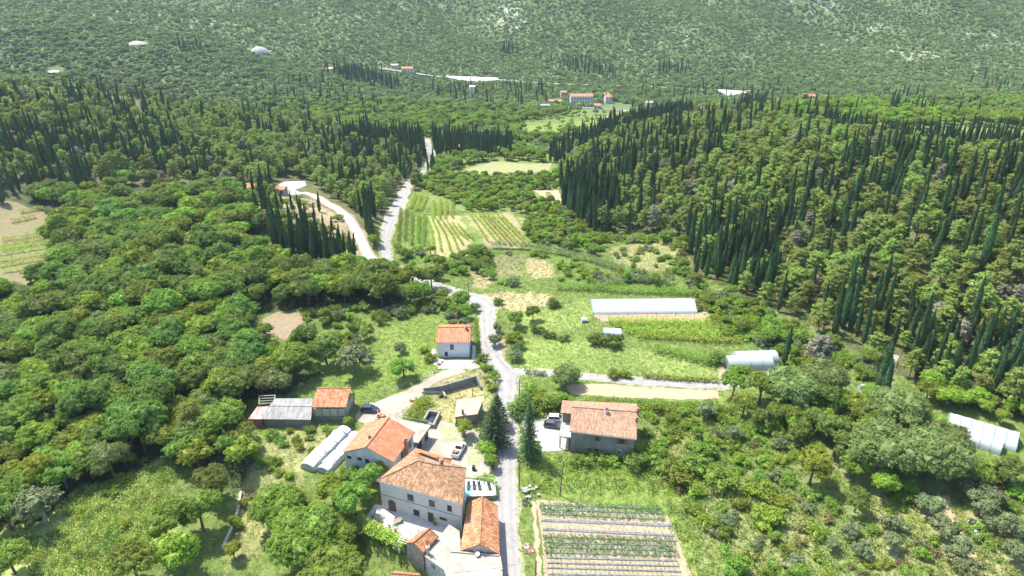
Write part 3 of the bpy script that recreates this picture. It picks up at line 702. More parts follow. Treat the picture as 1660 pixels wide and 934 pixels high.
# --- flat roofed building at the bottom
Ft=[PH(720,925,3.2),PH(731,894,3.2),PH(811,901,3.2),PH(815,925,3.2),PH(812,975,3.2),PH(735,975,3.2)]
fl=empty('flat_roof_building',lift(cen(Ft),-3),'old building with cracked flat concrete roof at the bottom edge beside the road','building')
MB().prism([q[:2] for q in inset(Ft,.3)],-3.5,2.95).build('wall','cement',fl); MB().prism([q[:2] for q in Ft],2.95,3.2).build('flat_roof','concrete',fl)
pp=MB(); 
for a,b in ((Ft[1],Ft[2]),(Ft[2],Ft[3])): 
    d=(b-a); n=Vector((-d.y,d.x,0)).normalized()*-.0; pp.obox(a,d,Vector((-d.y,d.x,0)).normalized()*.25*(-1),(0,0,.25))
pp.build('parapet','concrete',fl); EXC.append([tuple(q[:2]) for q in Ft])
MB().bar(PH(770,899,3.2),PH(770,899,3.2)+Vector((0,0,.9)),.05).build('pipe','metal',fl); MB().bar(PH(774,899,3.35),PH(774,899,3.35)+Vector((.05,-.3,.5)),.45,0,12,.4).build('satellite_dish','white',fl)
Fa=[PH(687,901,2.8),PH(711,872,2.8),PH(728,850,2.8),PH(745,861,2.8),PH(747,893,2.8),PH(731,894,2.8),PH(721,925,2.8)]
an=empty('annex',lift(cen(Fa),-3),'lower annex with stained flat roof terrace between the villa and the roadside barn','building')
MB().prism([q[:2] for q in inset(Fa,.15)],-3.5,2.6).build('wall','plaster_stain',an); MB().prism([q[:2] for q in Fa],2.6,2.8).build('flat_roof','concrete',an); EXC.append([tuple(q[:2]) for q in Fa])
Fi=inset(Fa,.15); wa,wb=Fi[6],Fi[0]; window(an,wb,wa,702.6,919,1.2,1.5,frame='white',bars=2)
# small tile roofed lean-to
E4=[PH(656,881,3.4),PH(686,897,3.4),PH(711,870,3.4),PH(684,861,3.4)]
lt=empty('stone_outbuilding',lift(cen(E4),-3),'narrow stone outbuilding with small two slope tile roof, on the corner of the terrace wall','building')
F=inset(E4,.2); walls(lt,F,-3.6,3.4,'stone',gab=[(0,1,(0,0,4.55)),(2,3,(0,0,4.55))]); roof(lt,[E4[1],E4[2],E4[3],E4[0]],lift((E4[0]+E4[1])/2,4.7),lift((E4[2]+E4[3])/2,4.7),'tile_old',gable=True)
EXC.append([tuple(e[:2]) for e in E4]); ch=chimney(lt,lift(PH(693.5,893,3.6),3.0),1.5,.5,'stone_pale',pot=False); q=PH(693.5,893,3.6); MB().bar((q.x,q.y,4.5),(q.x,q.y,6.2),.07).build('stove_pipe','dark',lt)
window(lt,F[0],F[1],664,915,.9,.9,bars=1)
# bottom shed
E4=[PH(630,948,0),PH(684,950,0),PH(680,931,0),PH(640,926,0)]
bs=empty('garden_shed',lift(cen(E4),-3.3),'small shed with orange tile roof cut by the bottom edge of the view','shed')
F=inset(E4,.2); walls(bs,F,-3.5,0,'stone',gab=[(1,2,(0,0,.9)),(3,0,(0,0,.9))]); roof(bs,E4,lift((E4[0]+E4[3])/2,1.1),lift((E4[1]+E4[2])/2,1.1),'tile_new',gable=True); EXC.append([tuple(e[:2]) for e in E4])

# --- grey shed row on the left
E4=[PH(424,680,2.4),PH(504,681,2.4),PH(507,647,3.9),PH(447,647,3.9)]; m0=PH(437,659,3.6);m1=PH(506,660,3.6)
sh=empty('corrugated_shed',lift(cen(E4),0),'long low shed under grey corrugated sheets joined to the tiled barn','shed')
F=inset(E4,.3); mb=MB(); mb.prism([tuple(f) for f in F],-.3,[2.3,2.3,3.7,3.7]); mb.build('wall','cement',sh)
mb=MB()
for f in ([E4[0],E4[1],m1,m0],[m0+Vector((0,0,.12)),m1+Vector((0,0,.12)),E4[2]+Vector((0,0,.1)),E4[3]+Vector((0,0,.1))]):
    mb.poly([q+Vector((0,0,.1)) for q in f]); mb.poly(f[::-1])
    for i in range(4): mb.poly([f[i],f[(i+1)%4],f[(i+1)%4]+Vector((0,0,.1)),f[i]+Vector((0,0,.1))])
mb.build('roof','corr',sh); EXC.append([tuple(e[:2]) for e in E4])
E5=[PH(402,680,2.3),PH(423.5,680,2.3),PH(436,659.5,3.4),PH(417,660,3.4)]
rs=empty('lean_to',lift(cen(E5),0),'lean-to with faded red sheets at the left end of the grey shed','shed')
mb=MB(); mb.prism([tuple(f) for f in inset(E5,.25)],-.3,[2.2,2.2,3.3,3.3]); mb.build('wall','brick',rs); mb=MB(); mb.poly([q+Vector((0,0,.1)) for q in E5]); mb.poly(E5[::-1])
for i in range(4): mb.poly([E5[i],E5[(i+1)%4],E5[(i+1)%4]+Vector((0,0,.1)),E5[i]+Vector((0,0,.1))])
mb.build('roof','corr_red',rs); EXC.append([tuple(e[:2]) for e in E5])
pg=MB(); cs=[PH(420,655,3.2),PH(444,653,3.2),PH(446,641,3.2),PH(420,642,3.2)]
for c in cs: pg.bar(lift(c,0),lift(c,3.2),.12)
for i in range(4): pg.bar(cs[i],cs[(i+1)%4],.12)
for t in (.33,.66): pg.bar(cs[0].lerp(cs[3],t),cs[1].lerp(cs[2],t),.1)
o=pg.build('timber_frame','wood_pale',None,origin=lift(cs[0],0)); tag(o,'open frame of grey timber posts behind the red lean-to','frame')
# tiled barn
E4=[PH(505,661,4.0),PH(561,661,4.0),PH(569,640,4.0),PH(511,640,4.0)]
E4[2]=E4[1]+Vector((.6,7.2,0));E4[3]=E4[0]+Vector((.6,7.2,0))
tb=empty('open_barn',lift(cen(E4),0),'barn with plank front and weathered tile roof next to the parked navy car','barn')
F=inset(E4,.3); R0=lift(E4[0].lerp(E4[3],.68),6.0);R1=lift(E4[1].lerp(E4[2],.68),6.0)
mb=MB(); mb.prism([tuple(f) for f in F],-.3,1.3); mb.build('base_wall','cement',tb); 
mb=MB(); mb.prism([tuple(f) for f in inset(E4,.4)],1.3,3.3); mb.build('plank_wall','wood_pale',tb)
for k in range(5):
    p=Vector(F[0]).lerp(Vector(F[1]),k/4); MB().box((p.x,p.y,1.3),.22,.22,2.65).build('post','wood',tb)
for k in range(4):
    p=Vector(F[3]).lerp(Vector(F[2]),k/3); MB().box((p.x,p.y,1.3),.22,.22,2.65).build('post','wood',tb)
roof(tb,E4,R0,R1,'tile_old',gable=True); EXC.append([tuple(e[:2]) for e in E4])

# ------------------------------------------------------------------ plastic tunnels
def tunnel(p0,p1,w,h,label,bays=6,mat='gh',name='greenhouse',cloth=0,flat=False):
    a,b=Vector(p0),Vector(p1); za=min(a.z,b.z); r=empty(name,lift(a,float(H(a.x,a.y))),label,'greenhouse'); u=(b-a).normalized(); n=Vector((-u.y,u.x,0)).normalized(); L=(b-a).length
    prof=[(math.cos(t)*w/2,h*(math.sin(t)**.75 if not flat else (1-abs(math.cos(t)))*.75+.25*min(1,math.sin(t)*3))) for t in np.linspace(0,math.pi,11)]; 
    mb=MB(); N=bays*3
    g=lambda q: float(H(q.x,q.y))
    st_=[]
    for i in range(N+1):
        c=a+u*L*i/N; z=g(c); sag=.04*math.sin(i*math.pi*2/3); st_.append([Vector((c.x+n.x*x,c.y+n.y*x,z+y*(1-sag*.5)+.02)) for x,y in prof])
    K=len(prof); mb.add([q for s_ in st_ for q in s_],[(i*K+j,i*K+j+1,(i+1)*K+j+1,(i+1)*K+j) for i in range(N) for j in range(K-1)])
    mb.build('cover',mat,r,smooth=True)
    MB().add(st_[0],[tuple(range(K))]).build('end_wall',mat,r); MB().add(st_[-1],[tuple(range(K))[::-1]]).build('end_wall',mat,r)
    for i in range(bays+1):
        rb=MB(); s_=st_[i*3 if i<bays else N]
        for q,w_ in zip(s_[:-1],s_[1:]): rb.bar(q+Vector((0,0,.03)),w_+Vector((0,0,.03)),.06,0,4)
        rb.build('hoop','metal',r)
    EXC.append([tuple((a+n*w/2)[:2]),tuple((a-n*w/2)[:2]),tuple((b-n*w/2)[:2]),tuple((b+n*w/2)[:2])])
    if cloth:
        for i in range(cloth):
            t=(i+.5)/cloth; c=a+u*L*t+n*random.uniform(-.1,.3); z=g(c)+h+.08; s1=u*L/cloth*.43; s2=n*w*.42; k=random.uniform(-.12,.12); s1=s1+n*k;
            cb=MB(); nn=5; vv=[]
            for ia in range(2):
                for j in range(nn):
                    tt=j/(nn-1)*2-1; q=c+s1*(1 if ia else -1)+s2*tt; vv.append((q.x,q.y,z-h*.28*tt*tt+.05))
            cb.add(vv,[(j,j+1,nn+j+1,nn+j) for j in range(nn-1)]); cb.build('shade_cloth','cloth',r)
    return r
a,b=P(959,499),P(1124,497.5)
lg=tunnel(a,b,9.4,2.5,'long white plastic greenhouse above the bare soil strip, right of the valley road',5,flat=True)
tunnel(P(499,763),P(561,701),3.6,1.8,'white tunnel with shade cloths, the outer one left of the orange roofed house',8,'gh_old',cloth=8)
tunnel(P(524,768),P(580,709),3.0,1.6,'white tunnel pressed against the wall of the orange roofed house',8,'gh_old',cloth=8)
tunnel(P(1176,593),P(1248,592),5.0,2.7,'pale plastic tunnel at the end of the lane, the nearer of two',4)
tunnel(P(1190,586),P(1256,584),5.0,2.7,'pale plastic tunnel at the end of the lane, behind its twin',4)
tunnel(P(1535,686),P(1646,719),7.0,3.0,'long pale greenhouse at the right edge behind the big oaks',6,flat=True)
tunnel(P(1570,713),P(1622,731),4.0,2.0,'short white tunnel in front of the right edge greenhouse',3)
tunnel(P(1393,637),P(1413,638),4.0,2.2,'tiny white tunnel almost hidden among the trees by the forest track',2)
# trellis row in front of the long greenhouse
for i in range(11):
    pass
tr=empty('wire_trellis',P(968,521),'row of thin posts and wire on the bare strip in front of the long greenhouse','trellis')
mbw=MB(); pr=None
for i in range(11):
    q=P(972+i*15.3,519.5-i*.35); MB().bar(q,q+Vector((0,0,1.9)),.05,0,5).build('post','dark',tr)
    if pr is not None:
        for hh in (1.0,1.8): mbw.bar(pr+Vector((0,0,hh)),q+Vector((0,0,hh)),.02,0,4)
    pr=q
mbw.build('wire','dark',tr)
# blue covered shelter
def shelter(px,py,w,d,h,mat,label,name='shelter',cat='shelter',rz=0):
    p=P(px,py); r=empty(name,p,label,cat,rz=0); u=Vector((math.cos(rz),math.sin(rz),0));n=Vector((-u.y,u.x,0))
    mb=MB(); N=6; vs=[]
    for i in (0,1):
        for k in range(N+1):
            t=math.pi*k/N; q=p+n*(d/2*(-math.cos(t)))+u*(w*(i-.5)); vs.append((q.x,q.y,p.z+h*.55+h*.45*math.sin(t)))
    mb.add(vs,[(k,k+1,N+1+k+1,N+1+k) for k in range(N)]); mb.build('cover',mat,r)
    for s in (-1,1):
        for t in (-1,1): q=p+u*w*.48*s+n*d*.48*t; MB().bar(q,q+Vector((0,0,h*.58)),.06).build('leg','wood',r)
    return r
shelter(992,545,5.0,3.2,2.3,'blue','shelter with curved blue and white sheet roof beside the yellow green vines',rz=-.1)
q=P(947,522); t_=empty('water_tank',q,'small blue and white tank on the path left of the long greenhouse','tank'); MB().bar(q+Vector((-.8,0,.7)),q+Vector((.8,.1,.7)),.65,0,12).build('barrel','blue',t_); MB().box((q.x,q.y,q.z),1.4,.9,.35).build('stand','dark',t_)

# ------------------------------------------------------------------ terrace, walls, pool
def wallrun(name,pts,h,th,mat,label,cat='wall',base=None,cap=None):
    mb=MB(); pts=[Vector((p[0],p[1],0)) for p in pts]; zb=[float(H(p.x,p.y))-.3 if base is None else base for p in pts]
    for i in range(len(pts)-1):
        a,b=pts[i],pts[i+1]; u=(b-a).normalized(); n=Vector((-u.y,u.x,0))*th/2; k=u*(th*.5 if i<len(pts)-2 else 0)
        z1=h[i] if isinstance(h,(list,tuple)) else h; z2=h[i+1] if isinstance(h,(list,tuple)) else h; s=.002*i
        mb.prism([(a+n)[:2],(a-n)[:2],(b+k-n)[:2],(b+k+n)[:2]],[zb[i],zb[i],zb[i+1],zb[i+1]],[z1+s,z1+s,z2+s,z2+s])
    o=mb.build(name,mat,None,origin=(pts[0].x,pts[0].y,zb[0]+.3)); return tag(o,label,cat)
o=sheet('paved_terrace',[(594,838),(608,818),(640,822),(738,852),(742,862),(712,871),(697,858),(684,861),(656,882),(640,882),(612,868),(577,853)],'paving',.06)
wallrun('terrace_wall',[PH(576,846,0),PH(577,854,0),PH(612,870,0),PH(640,885,0),PH(657,892,0)],.55,.5,'stone','tall rubble wall holding up the white terrace, hung with vines',base=-3.7)
pgl=empty('pergola',PH(661,868,0),'slatted white pergola at the lower end of the white terrace','pergola')
pc=[PH(645,878,2.6),PH(662,884,2.6),PH(678,857,2.6),PH(664,850,2.6)]
for c in pc: MB().bar(lift(c,0),c,.09).build('post','white',pgl)
sl_=MB(); sl_.bar(pc[0],pc[3],.08); sl_.bar(pc[1],pc[2],.08); sl_.build('beam','white',pgl); sl_=MB()
for k in range(9): sl_.bar(pc[0].lerp(pc[3],k/8)+Vector((0,0,.12)),pc[1].lerp(pc[2],k/8)+Vector((0,0,.12)),.05,0,4)
sl_.build('slats','white',pgl)
dk=[PH(754,776,1.2),PH(801,783,1.2),PH(804,803,1.2),PH(752.5,805,1.2)]; dk=[dk[3],dk[2],dk[1],dk[0]]
de=empty('pool_deck',lift(cen(dk),0),'raised white pool deck on stone walls between the villa and the road','deck')
MB().prism([q[:2] for q in inset(dk,.02)],-.3,1.1).build('retaining_wall','stone',de); MB().prism([q[:2] for q in dk],1.1,1.2).build('paving','paving',de); EXC.append([tuple(q[:2]) for q in dk])
pl=[PH(754.5,802,1.2),PH(765,802.5,1.2),PH(766,793,1.2),PH(754.8,792,1.2)]
MB().prism([q[:2] for q in pl],1.195,1.215).build('pool','pool',de)
fr_=MB()
for i in range(3,4): pass
for a,b in ((dk[1],dk[2]),(dk[2],dk[3])):
    for k in range(9): p=a.lerp(b,k/8); fr_.bar(p,p+Vector((0,0,1)),.02,0,4)
    fr_.bar(a+Vector((0,0,1)),b+Vector((0,0,1)),.03)
fr_.build('railing','white',de)
def lounger(p,rz,label):
    r=empty('sun_lounger',p,label,'sun lounger','sun loungers on the pool deck'); mb=MB(); u=Vector((math.cos(rz),math.sin(rz),0)); n=Vector((-u.y,u.x,0)); o=Vector(p)
    mb.obox(o-u*.3-n*.9+Vector((0,0,.3)),u*.6,n*1.2,(0,0,.08)); mb.build('seat','dark',r)
    MB().obox(o-u*.3+n*.3+Vector((0,0,.38)),u*.6,n*.6+Vector((0,0,.35)),(0,0,.08)).build('backrest','dark',r)
    for s in (-1,1):
        for t in (-.8,.3): MB().bar(o+u*.26*s+n*t,o+u*.26*s+n*t+Vector((0,0,.3)),.03).build('leg','dark',r)
for i,(x,y,l) in enumerate(((759.5,790,'grey sun lounger nearest the villa wall on the white deck'),(768.5,789.5,'second grey sun lounger from the villa on the white deck'),(777,790,'third grey sun lounger from the villa on the white deck'),(793,790,'grey sun lounger nearest the road on the white deck'))): lounger(PH(x,y,1.2),-.05+.1*i,l)
p=PH(785,792,1.2); um=empty('parasol',p,'closed grey parasol between the loungers on the white deck','parasol'); MB().bar(p,p+Vector((0,0,2.6)),.04).build('pole','metal',um); MB().bar(p+Vector((0,0,1.2)),p+Vector((0,0,2.5)),.14,0,8,.04).build('canopy','cargrey',um)
# terrace furniture and pots
def pot(px,py,label,z=.06,s=.5,kind='broad_bright'):
    p=PH(px,py,z); r=empty('potted_plant',p,label,'plant'); MB().bar(p,p+Vector((0,0,.5*s/.5)),.24,0,10,.34).build('pot','terracotta',r)
    v,f=join(blob_leaves([(0,0,.5+s)],[s],26,.25)); me=mk_mesh('foliage',v,f,[kind],uv=False); o=bpy.data.objects.new('foliage',me); COL.objects.link(o); o.parent=r
pot(704,851,'round green plant in a pot right of the villa door'); pot(733.5,842,'bushy potted plant at the right corner of the villa'); pot(641,862,'potted shrub in the middle of the white terrace',s=.6); pot(618,853,'potted plant beside the terrace seats',s=.45); pot(606,843,'potted plant at the far left corner of the terrace',s=.5); pot(615,846,'small potted plant near the terrace seats',s=.4)
def table(px,py,label,z=.06,rz=.5):
    p=PH(px,py,z); r=empty('table',p,label,'table'); MB().box((p.x,p.y,p.z+.7),1.7,.9,.06,rz).build('table_top','wood',r)
    for s in (-1,1):
        for t in (-1,1):
            q=Vector((p.x+math.cos(rz)*.75*s-math.sin(rz)*.35*t,p.y+math.sin(rz)*.75*s+math.cos(rz)*.35*t,p.z)); MB().bar(q,q+Vector((0,0,.7)),.035).build('leg','wood',r)
table(645,847,'brown garden table on the terrace below the villa')
def chair(px,py,rz,label,mat='orange'):
    p=PH(px,py,.06); r=empty('garden_chair',p,label,'chair','chairs on the white terrace'); MB().box((p.x,p.y,p.z+.42),.5,.5,.06,rz).build('seat',mat,r); MB().box((p.x-math.sin(rz)*-.24,p.y+math.cos(rz)*.24,p.z+.48),.5,.06,.5,rz).build('backrest',mat,r)
    for s in (-1,1):
        for t in (-1,1): q=Vector((p.x+.2*s,p.y+.2*t,p.z)); MB().bar(q,q+Vector((0,0,.42)),.025).build('leg','metal',r)
chair(601,851,.4,'reddish chair at the far left of the terrace','terracotta'); chair(609,856,1.2,'reddish chair beside the potted plants on the terrace','terracotta'); chair(627,868,2,'grey chair near the terrace wall','cargrey'); chair(632,858,-.4,'dark chair in the middle of the terrace','dark')
# concrete retaining wall L and its low arm
wallrun('retaining_wall',[PH(686,626.5,2.0),PH(717,625,2.2),PH(772,609,2.5),PH(780,626,1.2)],[1.5,2.2,2.5,.9],.35,'cement','long grey concrete retaining wall on the dry bank left of the road junction')
wallrun('low_wall',[PH(684,634,.8),PH(718,633,.9),PH(722,641,.9)],.8,.4,'conc_light','pale low wall in front of the grey retaining wall')
p=PH(753,626,.3); o=MB().box((p.x,p.y,0),2.4,1.3,.5,.1).build('brick_pile','brick',None,origin=(p.x,p.y,0)); tag(o,'small orange brick pile at the foot of the grey retaining wall','bricks')
# stone water tank
tk=[PH(683,684,1.1),PH(704,689,1.1),PH(714,667,1.1),PH(694,664,1.1)]; wt=empty('stone_basin',lift(cen(tk),0),'dark square stone basin with green water beside the gravel slope','basin')
ti=inset(tk,.45); ww=MB()
for i in range(4):
    j=(i+1)%4; ww.prism([tk[i][:2],tk[j][:2],ti[j],ti[i]],-.3,1.1+.002*i)
ww.build('wall','stone',wt); MB().prism(ti,.1,.15).build('water','glass',wt); EXC.append([tuple(q[:2]) for q in tk])
wallrun('roadside_wall',[P(803,762),P(801,740),P(803,715),P(806,700)],1.0,.4,'stone','low mossy stone wall along the left side of the road below the cedar')
wallrun('garden_wall',[P(362,892),P(376,862),P(386,832),P(391,800)],[.9]*4,.5,'stone_pale','narrow pale stone wall along the left edge of the orchard') if False else None
o=wallrun('garden_wall',[P(362,892),P(376,862),P(386,832),P(391,800)],float(H(*P(376,862)[:2]))+.9,.5,'stone_pale','narrow pale stone wall at the foot of the orchard slope, left of the big walnut')
wallrun('planter_wall',[P(706,598),P(730,599),P(760,590),P(775,585)],.8,.35,'stone','rough stone wall below the white house along the driveway')

# ------------------------------------------------------------------ vehicles
def car(p,rz,paint,L,Wd,Ht,label,style='suv'):
    r=empty({'pickup':'pickup_truck'}.get(style,'parked_car'),p,label,'pickup' if style=='pickup' else 'car',rz=rz)
    def add(name,mb,mats,parent=None,smooth=False):
        v=mb.v; me=mk_mesh(name,v,mb.f,[mats] if isinstance(mats,str) else mats,mb.m,smooth=smooth); o=bpy.data.objects.new(name,me); COL.objects.link(o); o.parent=parent or r; return o
    w=Wd/2; zs,zb=.28,.62*Ht if style!='pickup' else .60*Ht; x0,x1=-L/2,L/2
    # stations: x, sill z, belt z, half width
    if style=='pickup': S_=[(x0,.5,zb*.95,.92),(x0+.15,.35,zb,1),(0,.3,zb,1),(x1-1.3,.3,zb,1),(x1-.4,.32,zb*.92,.97),(x1,.45,zb*.72,.86)]
    else: S_=[(x0,.5,zb*.80,.86),(x0+.15,.34,zb*.97,.95),(x0+.6,.3,zb,1),(0,.28,zb,1),(x1-1.25,.28,zb*.97,1),(x1-.35,.32,zb*.80,.95),(x1,.45,zb*.62,.80)]
    mb=MB(); ring=[]
    for x,a,b,k in S_: ring.append([(x,-w*k,a+.12),(x,-w*k*1.0,(a+b)/2),(x,-w*k*.94,b),(x,w*k*.94,b),(x,w*k,(a+b)/2),(x,w*k,a+.12),(x,w*k*.8,a),(x,-w*k*.8,a)])
    vs=[q for g_ in ring for q in g_]; n=8
    mb.add(vs,[(i*n+j,i*n+(j+1)%n,(i+1)*n+(j+1)%n,(i+1)*n+j)[::-1] for i in range(len(ring)-1) for j in range(n)]+[tuple(range(n)),tuple(range((len(ring)-1)*n,len(ring)*n))[::-1]])
    bd=add('body',mb,paint)
    # cabin
    if style=='pickup': cx=(-.35,.05,1.05,1.75)
    elif style=='estate': cx=(x0+.12,x0+.45,.35,1.15)
    else: cx=(x0+.15,x0+.65,.35,1.15)
    zt=Ht; k1,k2=.92,.74
    b0=[(cx[0],zb-.02),(cx[3],zb-.05)]; mb=MB()
    low=[(cx[0],-w*k1,zb-.03),(cx[3],-w*k1,zb-.06),(cx[3],w*k1,zb-.06),(cx[0],w*k1,zb-.03)]; top=[(cx[1],-w*k2,zt-.04),(cx[2],-w*k2,zt),(cx[2],w*k2,zt),(cx[1],w*k2,zt-.04)]
    mb.add(low+top,[(0,1,5,4),(1,2,6,5),(2,3,7,6),(3,0,4,7)]); gl=add('windows',mb,'glass')
    rm=MB(); t2=[(x*1.0,y*1.03,z+.012) for x,y,z in top]; rm.add(t2+[(x,y,z+.05) for x,y,z in t2],[(4,5,6,7),(0,1,5,4),(1,2,6,5),(2,3,7,6),(3,0,4,7)])
    for (i,j) in ((0,0),(1,1),(2,2),(3,3)): rm.bar(Vector(low[i])+Vector((0,0,.0)),Vector(top[j]),.05,0,5)
    for s in (-1,1):
        rm.bar((( cx[0]+cx[3])/2-.1,s*w*(k1+.005),zb-.03),((cx[1]+cx[2])/2-.1,s*w*(k2+.01),zt),.045,0,5)
    add('roof',rm,paint)
    for sx in (x0+.85,x1-.88):
        for s in (-1,1):
            wb=MB(); wb.bar((sx,s*(w-.22),.34),(sx,s*(w+.01),.34),.34,0,16); wo=add('wheel',wb,'rubber'); hb=MB(); hb.bar((sx,s*(w-.1),.34),(sx,s*(w+.03),.34),.2,0,10); add('rim',hb,'metal',wo)
    for s in (-1,1):
        hb=MB(); hb.box((x1-.14,s*w*.68,zb*.62),.18,.34,.16); add('headlight',hb,'lamp_g'); hb=MB(); hb.box((x0+.06,s*w*.78,zb*.72),.12,.2,.2); add('tail_light',hb,'lamp_r')
        hb=MB(); hb.box((cx[3]-.25,s*(w+.06),zb-.02),.12,.2,.14); add('mirror',hb,paint)
    if style=='pickup':
        hb=MB(); hb.box((x0+1.05,0,zb+.004),1.9,Wd*.80,.004); add('bed_floor',hb,'dark'); 
        for s in (-1,1): hb=MB(); hb.box((x0+1.05,s*w*.9,zb),2.0,.08,.28); add('bed_side',hb,paint)
        hb=MB(); hb.box((x0+.06,0,zb),.08,Wd*.86,.28); add('tailgate',hb,paint)
    return r
p=P(600,667); car(p,R_(-3),'navy',4.4,1.85,1.62,'dark navy car parked on the white gravel beside the tiled barn')
p=P(896,692); car(p,R_(-12),'cargrey',4.3,1.8,1.5,'dark grey hatchback parked left of the grey house, the nearer of two cars')
p=P(903,681.5); car(p,R_(-5),'carwhite',4.5,1.78,1.5,'white estate car parked behind the dark grey hatchback','estate')
p=P(744,733); pk=car(p,R_(72),'carwhite',5.2,1.85,1.75,'white pickup truck with open bed standing in the gravel court','pickup')
p=Vector(pk.location)+Vector((-.45,-1.3,1.08)); o=MB().box(p,.7,.6,.35,.5).build('tool_crate','orange',None,origin=p); tag(o,'orange crate lying in the open bed of the white pickup','crate')

# ------------------------------------------------------------------ poles, wires, small things
def pole(px,py,h,label,lean=(0,0),r0=.14,cross=True):
    p=P(px,py); r=empty('utility_pole',p,label,'pole','wooden utility poles'); t=p+Vector((lean[0],lean[1],h)); MB().bar(p-Vector((0,0,.2)),t,r0,0,8,r0*.7).build('shaft','bark',r)
    if cross: MB().bar(t-Vector((.5,0,.4)),t+Vector((.5,0,-.4)),.05).build('crossarm','wood',r)
    for s in (-1,1): MB().bar(t+Vector((s*.4,0,-.36)),t+Vector((s*.4,0,-.15)),.05,0,6).build('insulator','white',r)
    return t
t1=pole(842,656,7.5,'wooden pole at the road corner above the tall spruce'); t2=pole(841,793,7.0,'wooden pole on the right road edge between the villa and the vegetable field',(.2,0)); t3=pole(907.5,803,9.0,'leaning wooden pole in the green meadow above the vegetable field',(.5,0))
t4=pole(766,643,4.0,'short thin pole above the stone hut',r0=.08,cross=False); t5=pole(868,962,8.0,'pole at the bottom edge beside the vegetable field')
t6=pole(760,489,7.0,'pole beside the road bend above the white house'); t7=pole(763,560,7.0,'pole at the corner of the white house')
t8=pole(619,428,9.0,'tall thin pole where the side road meets the main road',r0=.1)
def wire(a,b,label,sag=1.0):
    mb=MB(); N=12; pr=None
    for i in range(N+1):
        t=i/N; q=a.lerp(b,t)-Vector((0,0,4*sag*t*(1-t)))
        if pr is not None: mb.bar(pr,q,.022,0,4)
        pr=q
    o=mb.build('power_line','dark',None,origin=a); tag(o,label,'wire','wires between the poles')
wire(t1,t2,'wire above the road from the spruce corner pole to the pole by the villa'); wire(t2,t3,'wire from the roadside pole to the leaning meadow pole'); wire(t1,PH(923,705,6.2),'wire from the corner pole to the grey house',.8)
wire(t2,PH(752,818,5.8),'wire from the roadside pole to the villa eave',.5); wire(t2,t5,'wire along the road towards the bottom edge pole'); wire(t5,PH(715,930,3.4),'wire from the bottom edge pole over the flat roof',.5); wire(t6,t7,'wire between the two poles near the white house',.6); wire(t7,t1,'wire from the white house pole down to the corner pole')
wire(t5,PH(808,850,3.3),'wire from the bottom edge pole to the long barn',.4)
p=P(867,928); la=empty('street_lamp',p,'street lamp with white head at the bottom edge right of the road','street lamp'); MB().bar(p,p+Vector((0,0,6)),.09,0,8,.06).build('pole','metal',la); MB().bar(p+Vector((0,0,5.9)),p+Vector((-1.5,0,6.2)),.05).build('arm','metal',la); MB().box(p+Vector((-1.6,0,6.1)),.8,.3,.15).build('lamp_head','white',la)
fe=empty('wire_fence',P(612,640),'wire fence on thin posts along the upper edge of the driveway','fence'); FP_=[(612,641),(624,638),(634,635),(647,631),(657,628),(667,624),(676,620),(685,616),(694,612),(704,609)]; wm=MB(); pr=None
for a in FP_:
    q=P(*a); MB().bar(q,q+Vector((0,0,1.5)),.05,0,5).build('post','dark',fe)
    if pr is not None:
        for hh in (.5,1.0,1.4): wm.bar(pr+Vector((0,0,hh)),q+Vector((0,0,hh)),.012,0,3)
    pr=q
wm.build('wire','metal',fe)
fe=empty('netting_fence',P(1575,755),'green netting fence along the garden below the right edge greenhouse','fence'); pr=None
for i,a in enumerate([(1575,757),(1590,765),(1605,772),(1622,780),(1640,790)]):
    q=P(*a); MB().bar(q,q+Vector((0,0,1.3)),.05,0,5).build('post','wood',fe)
    if pr is not None: MB().obox(pr,q-pr,(0,.02,0),(0,0,1.1)).build('netting','broad_mid',fe)
    pr=q
def heap(px,py,mat,w,h,name,label,cat,n=9,s=.5):
    p=P(px,py); mb=MB()
    for i in range(n):
        a=random.uniform(0,6.28); rr=random.random()**.5*w/2; q=p+Vector((math.cos(a)*rr,math.sin(a)*rr,random.uniform(0,h)*.4)); mb.box(q,s*random.uniform(.5,1.3),s*random.uniform(.4,1),h*random.uniform(.3,.7),random.uniform(0,3),i%len(mat))
    o=mb.build(name,list(mat),None,origin=p); return tag(o,label,cat)
heap(861,800,('conc_light','wood_pale','metal'),3.5,.7,'scrap_heap','heap of pale scrap and boards on the grass right of the road','rubbish',14,.8)
heap(856,816,('dark','rubber'),2.2,.25,'ash_patch','dark round burnt heap at the corner of the vegetable field','ashes',12,.6)
heap(855,890,('rust','soil_red'),2.5,.3,'brush_pile','rusty brown brush pile on the verge right of the road','brush pile',14,.6)
heap(1575,848,('white','dark'),1.8,.4,'white_sheets','white boards dumped beside the olive grove track','rubbish',4,1.3)
heap(1582,866,('white',),2.0,.3,'plastic_sheet','crumpled white sheet on the ground below the olive grove track','rubbish',5,1.2)
heap(616,678,('brick','conc_light','rust'),3,.5,'rubble_heap','red and grey rubble beside the orange roofed house','rubble',14,.6)
heap(668,650,('orange','yellow'),.9,.6,'plastic_drums','orange plastic drums at the edge of the driveway bank','drum',3,.6)
heap(712,592,('terracotta','white','brick'),3,.9,'garden_ornaments','red and white clutter below the white house','rubbish',10,.5)
heap(613,676,('orange',),.8,.9,'cement_mixer_drum','orange bin beside the garage roof','bin',2,.7)
q=P(768,762); o=MB().box(q,.7,.7,1.1).build('rubbish_bin','dark',None,origin=q); tag(o,'dark rubbish bin at the edge of the gravel court near the villa','bin')
q=P(914,675); o=MB().box(q,.9,.7,1.1).build('waste_container','yellow',None,origin=q); tag(o,'yellow bin behind the parked cars left of the grey house','bin')
